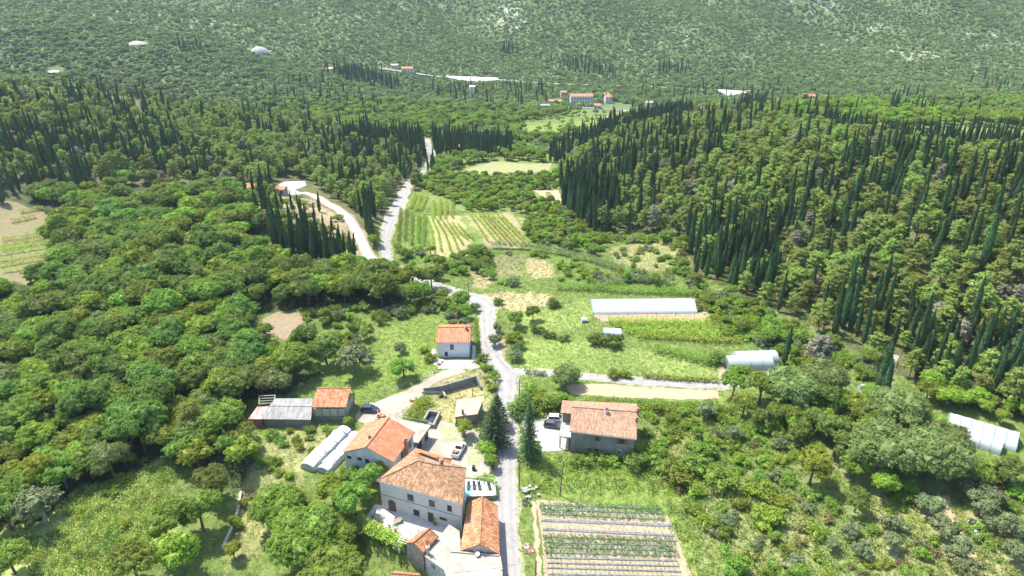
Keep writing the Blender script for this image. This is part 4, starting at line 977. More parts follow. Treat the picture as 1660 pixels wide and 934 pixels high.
# ------------------------------------------------------------------ far houses
def far_house(px,py,wpx,dm,h,rz,label,roofm='tile_new',wallm='plaster_white',rise=1.6,flat=False,nw=4):
    p=P(px,py); _,_,dep=proj(p.x,p.y,p.z); w=wpx*float(dep)/FPX; r=empty('distant_house',p,label,'house',"houses across the valley")
    u=Vector((math.cos(rz),math.sin(rz),0));n=Vector((-u.y,u.x,0)); z=p.z
    E=[p-u*w/2-n*0,p+u*w/2,p+u*w/2+n*dm,p-u*w/2+n*dm]; E=[lift(e,z+h) for e in E]; F=inset(E,.3)
    if flat: MB().prism([q[:2] for q in E],z-1.5,z+h).build('wall',wallm,r)
    else:
        walls(r,F,z-1.5,z+h,wallm,gab=[(1,2,(0,0,z+h+rise-.1)),(3,0,(0,0,z+h+rise-.1))]); roof(r,E,lift((E[0]+E[3])/2,z+h+rise),lift((E[1]+E[2])/2,z+h+rise),roofm,gable=True,ridge=False)
    for k in range(nw):
        c=Vector((*F[0],0)).lerp(Vector((*F[1],0)),(k+.5)/nw); 
        for zz in ([z+h*.62,z+h*.15] if h>4.5 else [z+h*.35]): MB().obox(lift(c,zz)-u*.5,u*1.0,n*-.06,(0,0,1.3)).build('window','glass',r)
    EXC.append([tuple(e[:2]) for e in E]); return r
FH=[(943,169,37,9,7,.05,'largest white house of the valley settlement with a long orange roof','tile_pink','plaster_white',2,False,8),
(914,160,10,8,6,.1,'ruined grey stone house above the long orange roofed one','tile_old','stone_pale',.5,False,2),
(900,170,22,7,3,-.05,'low barn with reddish roof left of the settlement','tile_old','plaster_stain',1.2,False,3),
(884,177,16,7,3,0,'low grey roofed shed at the left end of the settlement','corr','cement',.8,False,2),
(986,168,10,8,6,.1,'narrow orange roofed house right of the settlement','tile_new','plaster_white',1.6,False,2),
(968,177,12,7,3,-.3,'small reddish roofed outbuilding below the settlement','tile_old','plaster_stain',1.3,False,2),
(1053,174,12,8,4,0,'small grey house on the far road right of the settlement','corr','plaster_stain',.8,False,2),
(1133,188,20,9,5,-.05,'wide white house by the far road, left of a taller one','tile_new','plaster_white',1.5,False,4),
(1157,186,18,9,7,-.05,'taller white house with orange roof by the far road','tile_new','plaster_white',1.8,False,3),
(1316,163,11,8,4,0,'lone small orange roofed house on the slope at upper right','tile_new','plaster_stain',1.5,False,2),
(660,119,19,9,5,0,'white house with orange roof above the dark cypress wood','tile_old','plaster_white',1.6,False,4),
(536,120,12,8,5,.2,'pale house at the left end of the dark cypress wood','tile_pale','plaster_white',1.4,False,2),
(767,152,11,8,7,.1,'white cube shaped house on the slope below the rock cutting','tile_new','plaster_white',0,True,2),
(983,158,8,6,3,0,'tiny white shed above the narrow orange roofed house','tile_pale','plaster_white',.6,False,1),
(640,112,12,7,4,.1,'faded roofed shed left of the white house above the cypresses','tile_pale','plaster_stain',1,False,2),
(1188,184,12,7,3,0,'low pale building on the far road right of the taller white house','tile_pale','plaster_white',.9,False,2),
(745,245,12,6,2.5,0,'reddish roofed hut behind the tall cypress row','tile_old','stone_pale',.9,False,1)]
for a in FH: far_house(*a)
# white and red buildings at the parking area
far_house(408,318,24,7,3.5,.1,'white and red terraced building beside the white parking area','tile_old','plaster_white',1.2,False,3)
far_house(452,317,20,5,2.5,-.1,'low building with red edged roof below the white parking area','tile_old','conc_light',.6,False,2)
# pale mounds
def mound(px,py,wpx,h,label):
    p=P(px,py); _,_,dep=proj(p.x,p.y,p.z); w=wpx*float(dep)/FPX; mb=MB(); vs=[(p.x,p.y,p.z+h)]; K=28
    for j,(rr,hh) in enumerate(((.3,.93),(.6,.66),(.85,.3),(1,-.2))):
        for k in range(K):
            a=2*math.pi*k/K; q=1+.05*math.sin(3*a+1)+.03*math.sin(7*a); x=p.x+math.cos(a)*w/2*rr*q; y=p.y+math.sin(a)*w/2*.8*rr*q; vs.append((x,y,p.z+h*hh))
    fs=[(0,1+k,1+(k+1)%K) for k in range(K)]+[(1+j*K+k,1+(j+1)*K+k,1+(j+1)*K+(k+1)%K,1+j*K+(k+1)%K) for j in range(3) for k in range(K)]
    mb.add(vs,fs); o=mb.build('gravel_mound','rockcut',None,origin=p,smooth=True); tag(o,label,'mound'); EXC.append([(p.x+math.cos(t)*w*.55,p.y+math.sin(t)*w*.5) for t in np.linspace(0,6.28,12)[:-1]])
mound(420,84,31,5.5,'pale dome of gravel standing in the scrub on the far slope, the larger one'); mound(222,71,30,2.5,'flat pale mound of gravel at the upper left, the smaller one')
mound(88,116,22,1.0,'low bare pale patch of rubble on the upper left slope')

#@@B_END
# ------------------------------------------------------------------ clearance map
gx0,gy0,gw,gh2=-700,40,1500,1200
CL=np.full((gh2,gw),50.0,np.float32)
def stamp(x,y,hw,rad=9):
    ix,iy=int(x-gx0),int(y-gy0); x0,x1=max(ix-rad,0),min(ix+rad+1,gw); y0,y1=max(iy-rad,0),min(iy+rad+1,gh2)
    if x0>=x1 or y0>=y1: return
    yy,xx=np.mgrid[y0:y1,x0:x1]; d=np.hypot(xx+gx0+.5-x,yy+gy0+.5-y)-hw; CL[y0:y1,x0:x1]=np.minimum(CL[y0:y1,x0:x1],d)
for c,hw in ROADS:
    for (x,y),w in zip(c,hw): stamp(x,y,float(w))
for poly in EXC:
    a=np.array(poly); x0,y0=a.min(0)-1; x1,y1=a.max(0)+1; ix0,iy0=max(int(x0-gx0),0),max(int(y0-gy0),0); ix1,iy1=min(int(x1-gx0)+1,gw),min(int(y1-gy0)+1,gh2)
    if ix0<ix1 and iy0<iy1:
        yy,xx=np.mgrid[iy0:iy1,ix0:ix1]; m=inpoly(xx+gx0+.5,yy+gy0+.5,poly); CL[iy0:iy1,ix0:ix1][m]=-5
    for i in range(len(a)):
        p,q=a[i],a[(i+1)%len(a)]; n=max(int(np.linalg.norm(q-p)/1.5),1)
        for k in range(n): s_=p+(q-p)*k/n; stamp(s_[0],s_[1],0,6)
def clear(x,y):
    ix=np.clip((np.asarray(x)-gx0).astype(int),0,gw-1); iy=np.clip((np.asarray(y)-gy0).astype(int),0,gh2-1); return CL[iy,ix]
# ------------------------------------------------------------------ plant kinds: crown, trunk
def R(seed): return np.random.default_rng(seed)
def broad_crown(seed,Rr,h,mat,n=16,dens=9,size=.42,flat=.8,core=True,trunkh=.25):
    r=R(seed); C_=[];Q=[]
    for i in range(n):
        t=i/(n-1); ph=r.random()*6.28; rr=Rr*.62*math.sqrt(r.random()*.9+.1) ; 
        z=h*trunkh+h*(1-trunkh)*(.25+.62*(1-(rr/Rr)**2)*r.uniform(.55,1.05))
        C_.append((math.cos(ph+i*2.4)*rr,math.sin(ph+i*2.4)*rr,z-Rr*.18)); Q.append(Rr*r.uniform(.26,.44))
    parts=blob_leaves(C_,Q,dens,size,.5,r,flat)
    if core:
        for c,q in list(zip(C_,Q))[:n]:
            v,f=ico(c,q*.66,2); parts.append((v+r.normal(0,q*.10,v.shape),f))
    return leafmesh('crown',parts,mat)
def trunk_mesh(seed,h,r0,mat='bark',limbs=5,spread=2.0):
    r=R(seed); mb=MB(); mb.bar((0,0,-.3),(r.normal(0,.1),r.normal(0,.1),h*.45),r0,0,8,r0*.7)
    for k in range(limbs):
        a=k*2.4+r.random(); s_=h*.35+r.random()*h*.1; mb.bar((0,0,s_),(math.cos(a)*spread,math.sin(a)*spread,h*(.65+.15*r.random())),r0*.5,0,6,r0*.15)
    return mk_mesh('trunk',mb.v,mb.f,[mat],uv=False)
def pine_crown(seed,h,mat='pine'):
    r=R(seed); C_=[];Q=[]; n=21; W_=r.uniform(2.2,2.9)
    for i in range(n):
        t=((i+.5)/n); z=h*(.34+.58*t); rr=W_*math.sqrt(max(0,1-(t*1.0)**2.4))*r.uniform(.35,1)+.1; a=i*2.4+r.random()
        C_.append((math.cos(a)*rr,math.sin(a)*rr,z)); Q.append(r.uniform(.85,1.45)*(1.12-.3*t))
    parts=blob_leaves(C_,Q,8.5,.44,.9,r,.72)
    for c,q in zip(C_,Q): v,f=ico(c,(q*.55,q*.55,q*.38),1); parts.append((v,f))
    return leafmesh('crown',parts,mat)
def cyp_crown(seed,h,w,mat='cyp'):
    r=R(seed); N=1500; t=r.random(N)**.85; z=h*(.04+.96*t); prof=w*np.minimum(1,(t+.02)*7)**.5*(1-t**2.2)**.8*(1+.10*np.sin(t*23+seed)+.08*np.sin(t*51))
    a=r.random(N)*6.28; a+=0; rr=prof*(.66+.46*r.random(N)**1.5)*(1+.2*np.sin(a*3+t*9+seed))*(1+.12*np.sin(t*37+a*2)); c=np.column_stack([np.cos(a)*rr,np.sin(a)*rr,z]); nn=np.column_stack([np.cos(a),np.sin(a),np.full(N,.25)])
    parts=[leafcloud(c,nn,.42*(.7+.6*r.random(N)),ar=.5,jit=.35,r=r)]
    K=10;L=12;vs=[];fs=[]
    for i in range(L+1):
        tt=i/L; pr=.80*w*min(1,(tt+.02)*7)**.5*max(0,(1-tt**2.2))**.8+.02
        for k in range(K): an=2*math.pi*k/K; q=pr*(1+.12*math.sin(3*an+tt*9+seed)); vs.append((math.cos(an)*q,math.sin(an)*q,h*(.04+.96*tt)*.985))
    for i in range(L):
        for k in range(K): fs.append((i*K+k,i*K+(k+1)%K,(i+1)*K+(k+1)%K,(i+1)*K+k))
    parts.append((np.array(vs),fs)); return leafmesh('crown',parts,mat)
def conifer_crown(seed,h,w,mat='spruce',droop=.25,N=5200):
    r=R(seed); parts=[]; tiers=26; 
    for i in range(tiers):
        t=i/tiers; z=h*(.08+.9*t); L=w*(1-t)**.8*r.uniform(.8,1.1)+.15
        for k in range(9):
            a=k*.698+i*1.1+r.normal(0,.12); n=max(int(L*9),5); s_=r.random(n)**.7; l_=L*r.uniform(.75,1.1)
            c=np.column_stack([math.cos(a)*l_*s_+r.normal(0,.12,n),math.sin(a)*l_*s_+r.normal(0,.12,n),z+.25*L*.3-droop*l_*s_**1.5+r.normal(0,.07,n)]); nn=np.tile((math.cos(a)*.3,math.sin(a)*.3,1),(n,1)); parts.append(leafcloud(c,nn,.42,ar=.55,jit=.35,r=r))
    mb=MB(); mb.bar((0,0,.5),(0,0,h*.93),w*.32,0,8,.03); parts.append((mb.v,mb.f)); return leafmesh('crown',parts,mat)
def shrub_mesh(seed,Rr,mat,dens=13,size=.33,n=6,flat=.8,extra=None):
    r=R(seed); C_=[(r.normal(0,Rr*.42),r.normal(0,Rr*.42),Rr*r.uniform(.35,.75)) for _ in range(n)]; Q=[Rr*r.uniform(.42,.66) for _ in C_]
    parts=blob_leaves(C_,Q,dens,size,.5,r,flat)
    for c,q in zip(C_,Q): v,f=ico(c,(q*.68,q*.68,q*.5),1); parts.append((v,f))
    return leafmesh('foliage',parts,mat)
def tuft_mesh(seed,Rr,mat,n=16,size=.3,h=.35,up=1.0):
    r=R(seed); a=r.random(n)*6.28; q=Rr*np.sqrt(r.random(n)); c=np.column_stack([np.cos(a)*q,np.sin(a)*q,h*r.random(n)+.03]); nn=np.column_stack([np.cos(a),np.sin(a),np.full(n,up)])
    return leafmesh('tuft',[leafcloud(c,nn,size,r=r,ar=.45)],mat)
KIND={}
def reg(k,crown,trunk,rad,h): KIND.setdefault(k,[]).append(dict(crown=crown,trunk=trunk,rad=rad,h=h,full=None))
for i in range(5):
    tr_=trunk_mesh(i,8.5,.28)
    for k,m in (('bdark','broad_dark'),('bmid','broad_mid'),('bbright','broad_bright')): 
        reg(k,broad_crown(10+i+(0 if k=='bdark' else 5 if k=='bmid' else 9),4.4,8.6,m),tr_,4.2,8.6)
    reg('oak',broad_crown(240+i,8.0,12.0,'oak',n=34,dens=4.2,size=.55,flat=.75),trunk_mesh(250+i,11,.55,limbs=7,spread=4.5),7.5,12)
    reg('pine',pine_crown(60+i,11.5),trunk_mesh(70+i,11.5,.2,limbs=4,spread=1.2),3,11.5)
    reg('cyp',cyp_crown(80+i,14.5,.80+.12*i),trunk_mesh(90,4,.16,limbs=0),1.4,14.5)
    reg('olive',broad_crown(95+i,2.7,4.4,'olive',n=11,dens=12,size=.36,flat=.9,trunkh=.12),trunk_mesh(98+i,3.6,.22,'bark_pale',spread=1),2.6,4.4)
    reg('smid',shrub_mesh(110+i,1.6,'broad_mid'),None,1.6,2.2); reg('sbright',shrub_mesh(115+i,1.5,'broad_bright'),None,1.5,2.1); reg('sdark',shrub_mesh(118+i,1.6,'broad_dark'),None,1.6,2.2)
    reg('sdry',shrub_mesh(120+i,1.2,'shrub_dry',9),None,1.2,1.5); reg('solive',shrub_mesh(125+i,1.6,'olive'),None,1.6,2.2)
    reg('maq',shrub_mesh(130+i,2.3,'maquis',3.6,.75,5,.75),None,2,2.6); reg('maql',shrub_mesh(135+i,2.1,'maquis2',3.6,.7,5,.75),None,2,2.4)
for i in range(2): reg('pgrey',pine_crown(260+i,11,'greyleaf'),trunk_mesh(262+i,11,.2,'bark_pale',limbs=7,spread=2.2),3,11)
reg('spruce',conifer_crown(200,17,3.2),trunk_mesh(201,10,.3,limbs=0),3,16); reg('cedar',conifer_crown(202,12.5,5.0,'spruce',.12),trunk_mesh(203,9,.3,limbs=0),4,12)
reg('pollard',broad_crown(205,2.6,4.6,'broad_bright',n=13,dens=16,size=.34,trunkh=.45),trunk_mesh(206,4.4,.55,'bark_pale',limbs=6,spread=1.3),2.5,4.6)
reg('walnut',broad_crown(207,7.0,10.5,'walnutleaf',n=38,dens=8,size=.42),trunk_mesh(208,9,.4,limbs=7,spread=4),7,10.5)
reg('red',broad_crown(209,2.6,6.0,'redleaf',n=9,dens=9,size=.4),trunk_mesh(210,5,.15),2.4,6)
COLW={'bdark':'dark green broadleaf tree','bmid':'mid green broadleaf tree','bbright':'bright green broadleaf tree','oak':'spreading grey green oak','pine':'loose olive green pine','pgrey':'greyish half dead pine','cyp':'narrow dark cypress','olive':'grey green olive tree','smid':'mid green shrub','sbright':'bright green shrub','sdark':'dark green shrub','sdry':'straw coloured dry shrub','solive':'grey green shrub','maq':'dark maquis bush','maql':'light green maquis bush'}
NAME={'bdark':'broadleaf_tree','bmid':'broadleaf_tree','bbright':'broadleaf_tree','oak':'oak_tree','pine':'pine_tree','pgrey':'pine_tree','cyp':'cypress_tree','olive':'olive_tree','smid':'shrub','sbright':'shrub','sdark':'shrub','sdry':'dry_shrub','solive':'shrub','spruce':'spruce_tree','cedar':'cedar_tree','pollard':'pollarded_tree','walnut':'walnut_tree','red':'broadleaf_tree','maq':'maquis_bush','maql':'maquis_bush'}
def fullmesh(d):
    if d['full'] is None:
        if d['trunk'] is None: d['full']=d['crown']
        else:
            import bmesh
            bm=bmesh.new(); bm.from_mesh(d['crown']); nf=len(bm.faces); bm.from_mesh(d['trunk']); bm.faces.ensure_lookup_table()
            for f in bm.faces[nf:]: f.material_index=1
            me=bpy.data.meshes.new('tree'); bm.to_mesh(me); bm.free(); me.materials.append(d['crown'].materials[0]); me.materials.append(d['trunk'].materials[0]); d['full']=me
    return d['full']
PROTO={}
def plant(kind,x,y,s,rz,label,group=None,var=None,parts=True,sz=None,tilt=(0,0)):
    d=KIND[kind][var if var is not None else random.randrange(len(KIND[kind]))]; z=float(H(x,y)); nm=NAME[kind]; cat='shrub' if 'shrub' in nm or 'bush' in nm else 'tree'
    if parts and d['trunk'] is not None:
        r=bpy.data.objects.new(nm,None); r.empty_display_size=.5; COL.objects.link(r)
        for n_,m in (('trunk',d['trunk']),('crown',d['crown'])):
            c=bpy.data.objects.new(n_,m); COL.objects.link(c); c.parent=r
    else: r=bpy.data.objects.new(nm,fullmesh(d)); COL.objects.link(r); PROTO.setdefault(id(d),r)
    r.location=(x,y,z-.05); r.rotation_euler=(tilt[0],tilt[1],rz); r.scale=(s,s,sz or s); tag(r,label,cat,group)
    stamp(x,y,d['rad']*s*.55,5); return r
# ------------------------------------------------------------------ named plants
def TP(kind,px,py,s,label,sz=None,var=None,tilt=(0,0)):
    p=P(px,py); return plant(kind,p.x,p.y,s,random.uniform(0,6),label,None,var,True,sz,tilt)
TP('spruce',857,744,.95,'tall dark conical spruce on the right road edge beside the parking yard')
TP('cedar',801,722,.95,'dark layered cedar at the roadside right of the stone hut'); TP('cedar',806,690,.75,'smaller dark cedar behind the roadside cedar, above the stone hut')
TP('pollard',751,708,.95,'round headed pollarded tree with thick pale trunk beside the white pickup')
TP('oak',917,625,.52,'round isolated tree on the lane corner above the grey house',sz=.5)
TP('olive',572,604,2.2,'large grey green willow like tree on the meadow left of the white house',sz=2.0); TP('bmid',655,614,.85,'dark bushy tree above the driveway fence',.7); TP('bdark',530,590,1.1,'dark tree left of the large grey green meadow tree')
TP('olive',648,572,.8,'small grey tree alone on the meadow left of the white house')
TP('cyp',321,394,.95,'lone narrow cypress rising from the left wood',sz=.68,var=0); TP('cyp',413,437,.6,'small cypress among the left wood near the bare cut slope',sz=.5)
TP('cyp',1270,590,1.05,'lone dark cypress behind the twin pale tunnels',sz=.78,var=1,tilt=(0,.06)); TP('cyp',1424,640,1.2,'tall thick cypress by the forest track, the left of a pair',sz=1.15,var=4,tilt=(0,.05)); TP('cyp',1432,652,1.0,'tall thick cypress by the forest track, the right of a pair',sz=.85,var=4,tilt=(0,.05))
TP('cyp',1353,702,.9,'leaning cypress left of the big oaks',sz=.6,var=1,tilt=(0,.15)); TP('cyp',4,330,1.5,'thick cypress cut by the left edge above the garden terrace',sz=1.0,var=4)
for a in (('oak',1420,770,1.05,'largest spreading oak at the centre of the right oak clump'),('oak',1500,775,1.0,'spreading oak at the right front of the oak clump'),('oak',1522,745,.75,'oak partly covering the long right edge greenhouse'),('oak',1450,700,.95,'oak at the back of the right oak clump'),('bdark',1350,745,1.3,'dark tree at the left foot of the oak clump'),('oak',1275,660,.9,'dark green oak in front of the twin pale tunnels'),('oak',1330,640,.8,'oak right of the lone cypress by the tunnels'),('bmid',1230,655,1.1,'broadleaf tree at the end of the stubble field'),('bbright',1312,785,1.1,'bright leafy tree in the scrub left of the big oaks'),('bdark',1385,830,.7,'small dark tree in front of the oak clump'),
 ('walnut',500,905,1.05,'large bright walnut left of the terrace, the biggest at the bottom'),('walnut',455,850,.85,'bright walnut at the foot of the tunnels'),('walnut',545,960,.9,'walnut cut by the bottom edge'),('walnut',550,892,.72,'bright walnut nearest the terrace wall'),('bmid',577,835,.95,'green tree against the left end of the terrace'),('bmid',600,800,.85,'green tree between the farmhouse and the terrace'),('bbright',622,778,.75,'bright tree at the right front corner of the farmhouse'),('bmid',567,785,.55,'small green tree in front of the stained gable'),('bbright',540,815,.8,'leafy tree below the lower end of the tunnels'),
 ('bmid',275,880,1.25,'leafy tree on the right side of the bramble slope, the largest there'),('bmid',330,860,1.1,'tree right of the largest bramble slope tree'),('bbright',300,930,1.1,'bright tree at the bottom edge on the bramble slope'),('bdark',345,810,1.0,'dark tree above the narrow garden wall'),('bmid',225,945,1.1,'tree at the bottom edge of the bramble slope'),('bbright',380,905,.5,'small bright tree beside the narrow garden wall'),
 ('olive',75,850,2.1,'round grey green tree at the left on the bramble slope'),('bdark',20,860,1.0,'dark tree at the left edge below the round grey one'),('bmid',25,930,.9,'green tree at the bottom left corner'),('bbright',790,742,.55,'bushy bright tree below the roadside cedar'),('bmid',797,758,.5,'low green tree at the road end of the gravel court'),('red',712,452,.95,'reddish leaved tree beside the bend of the valley road'),
 ('bdark',700,468,1.0,'dark tree left of the reddish one at the road bend'),('bmid',670,470,1.1,'green tree above the hidden stretch of road'),('bmid',565,692,.35,'small leafy tree above the tunnels'),('bbright',905,880,.01,'')):
    if a[4]: TP(*a)
for (x,y,s,l) in ((1505,835,1.25,'olive tree just left of the olive grove track'),(1582,835,1.3,'olive tree right of the track near the dumped boards'),(1600,818,1.1,'olive tree at the top of the grove'),(1616,862,1.15,'olive tree right of the crumpled white sheet'),(1524,872,1.2,'olive tree left of the middle of the grove track'),(1545,905,1.2,'olive tree at the lower bend of the grove track'),(1446,893,.95,'olive bush beside the pale rocks'),(1441,858,.8,'small olive above the pale rocks'),(1375,872,.85,'small olive in the dry scrub left of the pale rocks'),(1397,902,.85,'olive in the scrub above the bottom edge'),(1350,895,.7,'smallest olive in the dry scrub'),(1647,912,1.2,'olive at the right edge near the bottom'),(1569,940,1.1,'olive cut by the bottom edge by the track'),(1144,680,1.1,'olive right of the stubble field end'),(1560,800,.9,'olive behind the grove track entrance'),(1640,868,.9,'olive by the right edge above the bottom one'),(1190,715,.9,'olive in the scrub right of the grey house'),(770,505,.7,'olive at the road bend above the white house'),(803,560,.9,'olive beside the footpath on the right of the road'),(805,540,.7,'small olive above the footpath'),(734,530,.6,'olive on the meadow above the white house'),(752,530,.75,'olive near the road above the white house')): TP('olive',x,y,s,l)
for (k,x,y,s,l) in (('sdark',897,497,1.5,'round dark shrub alone on the dry grass'),('sdark',874,540,1.3,'dark round shrub, first of the row along the meadow top'),('sdark',893,548,1.2,'dark round shrub, second of the row along the meadow top'),('sdark',911,552,1.0,'dark round shrub, third of the row along the meadow top'),('sdark',962,558,1.7,'large dark shrub left of the blue shelter'),('sdark',992,562,1.9,'large dark shrub in front of the blue shelter'),('bmid',837,530,.65,'leafy tree on the left edge of the meadow'),('bdark',864,520,.6,'dark small tree above the meadow corner'),('sbright',833,552,1.6,'bright shrub beside the footpath'),('sdark',837,568,1.3,'dark shrub beside the lower footpath'),('solive',837,583,1.4,'grey green shrub at the road junction'),('sdark',808,492,1.1,'round dark shrub by the road bend'),('sdark',1027,752,2.0,'dark bush at the right front corner of the grey house'),('smid',1048,740,1.6,'bush right of the grey house'),('smid',960,746,1.3,'garden shrub below the grey house front wall'),('sbright',990,750,1.2,'yellowish garden shrub below the grey house front wall'),('smid',935,752,1.2,'shrub at the left front of the grey house'),
 ('sbright',1231,805,1.9,'rounded bright bush in the dry scrub'),('sbright',1242,845,2.1,'large rounded bright bush below the first one'),('sbright',1260,820,1.5,'bright bush right of the pair in the dry scrub'),('smid',1184,925,1.8,'bush at the bottom right of the vegetable field'),('smid',1100,780,2.2,'big round bush above the vegetable field right corner'),('smid',1120,765,2.0,'big round bush right of the meadow'),('smid',1165,790,2.4,'broad bush at the edge of the dry scrub'),('smid',1080,770,1.8,'bush above the vegetable field'),('smid',1140,735,1.7,'shrub in the small orchard right of the grey house'),('sbright',1320,870,1.3,'bright shrub low in the dry scrub'),('sdark',1160,590,1.6,'dark shrub left of the twin tunnels'),('sbright',1195,604,1.3,'bright shrub in front of the twin tunnels'),('sbright',1212,604,1.2,'bright shrub right in front of the twin tunnels'),('smid',995,612,1.2,'shrub on the lower edge of the meadow'),('smid',1015,613,1.0,'small shrub on the lower edge of the meadow'),('smid',866,730,.9,'shrub on the corner of the parking yard'),('smid',790,600,1.0,'roadside shrub at the junction below the white house'),('smid',797,615,1.1,'roadside shrub below the junction'),('sbright',801,632,1.1,'roadside shrub above the stone hut'),('sdark',785,585,1.0,'dark roadside shrub by the white house corner'),('sbright',690,570,1.1,'leafy shrub at the left wall of the white house'),('smid',697,585,1.2,'shrub at the left front of the white house'),('smid',675,688,1.3,'low shrub beside the dark stone basin'),('sdark',855,668,2.2,'dense shrub above the spruce'),('sbright',875,655,1.9,'bright shrub left of the parked cars'),('smid',895,660,2.0,'shrub behind the parked cars'),('smid',865,640,1.5,'shrub on the inner corner of the lane'),('sbright',915,655,1.7,'shrub behind the grey house roof')):
    TP(k,x,y,s,l)
# ------------------------------------------------------------------ vine rows, hedges, crops
def row(name,pts,h,w,mat,label,cat,group=None,**k):
    ww=[tuple(P(*q)) for q in pts]; return hedge_obj(name,ww,h,w,mat,label=label,cat=cat,group=group,**k)
def S3(x,y): return (600+x/5.911,290+y/5.911)
VR=[]
for a,b in (((955,350),(1130,610)),((995,352),(1235,635)),((1040,352),(1290,640)),((1080,352),(1345,642)),((1120,355),(1395,645)),((1165,358),(1450,648)),((1215,360),(1500,650)),((1260,362),(1545,652))): VR.append(([S3(*a),S3(*b)],'straight vine row of the fan shaped vineyard right of the valley road','rows of the straight vineyard'))
for l in ([(540,380),(590,500),(615,720)],[(590,390),(650,520),(680,700)],[(640,410),(720,540),(780,720)],[(690,420),(790,550),(845,690)],[(790,440),(860,530),(935,590)],[(840,450),(910,530),(990,590)],[(740,425),(830,550),(890,640)]): VR.append(([S3(*q) for q in l],'curved vine row in the middle vineyard by the valley road','rows of the curved vineyard'))
for a,b in (((300,310),(270,620)),((355,320),(335,600)),((405,350),(395,640)),((470,360),(460,620)),((525,380),(510,650))): VR.append(([S3(*a),S3(*b)],'dense dark row of vines next to the valley road','rows of the dark vineyard'))
for a,b in (((440,160),(390,290)),((492,170),(440,310)),((545,175),(480,312)),((610,230),(600,390)),((675,220),(668,400)),((735,230),(720,390)),((795,240),(785,380))): VR.append(([S3(*a),S3(*b)],'short vine row at the upper end of the valley vineyards','rows of the upper vineyard'))
for pts,l,g_ in VR:
    dk_='dark' in g_ or 'upper' in g_
    row('vine_row',pts,1.7 if dk_ else 1.5,1.3 if dk_ else .8,'broad_mid' if 'dark' in g_ else 'vine',l,'vines',g_,dens=30 if dk_ else 26,size=.42)
Z4=lambda x,y:(x/8.3,300+y/8.3)
for a,b,l in (((270,385),(590,325),'upper vine row on the left garden terrace'),((160,515),(490,445),'second vine row on the left garden terrace'),((40,760),(780,650),'long vine row below the green seedbeds'),((50,820),(700,715),'vine row under the long one on the left terrace'),((30,900),(800,770),'vine row in the middle of the left terrace')): row('vine_row',[Z4(*a),Z4(*b)],1.6,2.6,'vine',l,'vines','vine rows on the left terrace',dens=60)
for i,(a,b) in enumerate((((0,405),(85,395)),((0,415),(80,402)),((0,425),(75,413)),((0,434),(68,422)),((5,443),(55,436)))): row('vine_row',[a,b],1.5,2.4,'vine','low vine row on the lower part of the left garden terrace','vines','lower vine rows on the left terrace',dens=55)
for i in range(4):
    q=[Z4(290+i*125+a,630-i*22+b) for a,b in ((0,-18),(70,-28),(115,2),(30,12))]; sheet('seedbed',q,'crop',.12,kind='structure')
for i,(a,b,l) in enumerate((((985,523),(1195,527),'trellised yellow green vine row just below the bare strip'),((995,530),(1215,537),'second trellised row of yellow green vines, passing above the blue shelter'),((1010,538),(1235,547),'third trellised row of yellow green vines right of the blue shelter'),((1030,546),(1200,556),'lowest trellised row of yellow green vines'))): row('vine_row',[a,b],1.7,3.2,'vine',l,'vines',None,dens=60,size=.45)
for i,(pts,h,w,m,l,d) in enumerate([([(795,402),(850,404),(910,413)],2.8,2.5,'solive','band of tall pale reeds below the vineyards',45),([(905,412),(960,425),(1010,442)],2.6,3.5,'solive','band of reeds running right from the vineyards',45),([(850,605),(885,609)],1.3,1.2,'m','clipped hedge on the inner side of the lane corner',30),([(1040,612),(1100,617),(1165,620)],1.2,1.6,'m','low hedge between the meadow and the lane',30),([(657,690),(672,668),(695,650)],1.6,4.0,'b','bushy bank beside the driveway above the stone basin',60),([(900,468),(960,470),(1010,474),(1080,476),(1130,478)],2.2,4.0,'m','thick hedge behind the long greenhouse',50),([(1060,568),(1110,580),(1160,592)],2.0,4.0,'m','shrubby hedge along the right top of the meadow',50),([(960,466),(1020,455),(1090,462)],2.4,4.5,'o','reed bed behind the thick hedge',50),([(770,520),(776,560),(774,590)],.9,1.0,'m','narrow green verge hedge left of the road by the white house',24),([(960,650),(1060,656),(1165,660)],.7,2.2,'c','dark green crop row below the stubble field',50),([(945,656),(1050,664),(1160,668)],1.3,3.5,'b','leafy row of beans below the dark crop row',50)]):
    mat={'solive':'olive','o':'olive','m':'broad_mid','b':'broad_bright','c':'crop'}[m]; row('hedge' if 'hedge' in l else 'reed_bed' if 'reed' in l else 'crop_row' if 'row' in l else 'bushy_bank',pts,h,w,mat,l,'hedge' if 'hedge' in l else 'reeds' if 'reed' in l else 'crop' if 'row' in l else 'bushes',dens=d*1.6,size=.42)
tw=[tuple(PH(*q,0)) for q in ((577,850),(612,868),(640,882),(657,890))]
vn=hedge_obj('climbing_vine',tw,1.6,2.4,'vine',dens=220,size=.40,zf=.2,label='bright vine spilling over the top of the tall terrace wall',cat='vine')
tw2=[(x-.3,y-.55) for x,y,z in tw]; hedge_obj('ivy',tw2[:3],3.3,.5,'broad_mid',dens=110,size=.36,zf=-3.2,label='dark ivy covering the outer face of the terrace wall',cat='ivy')
hedge_obj('climbing_vine',[tuple(PH(*q,1.2)) for q in ((783,772),(795,776),(803,785))],1.4,1.2,'vine',dens=70,size=.34,zf=.8,label='yellow green vine on the road corner of the pool deck',cat='vine')
hedge_obj('ivy',[tuple(PH(*q,1.2)) for q in ((803,785),(805,803))],1.7,.4,'broad_mid',dens=60,size=.3,zf=-.2,label='thin ivy on the road side wall of the pool deck',cat='ivy')
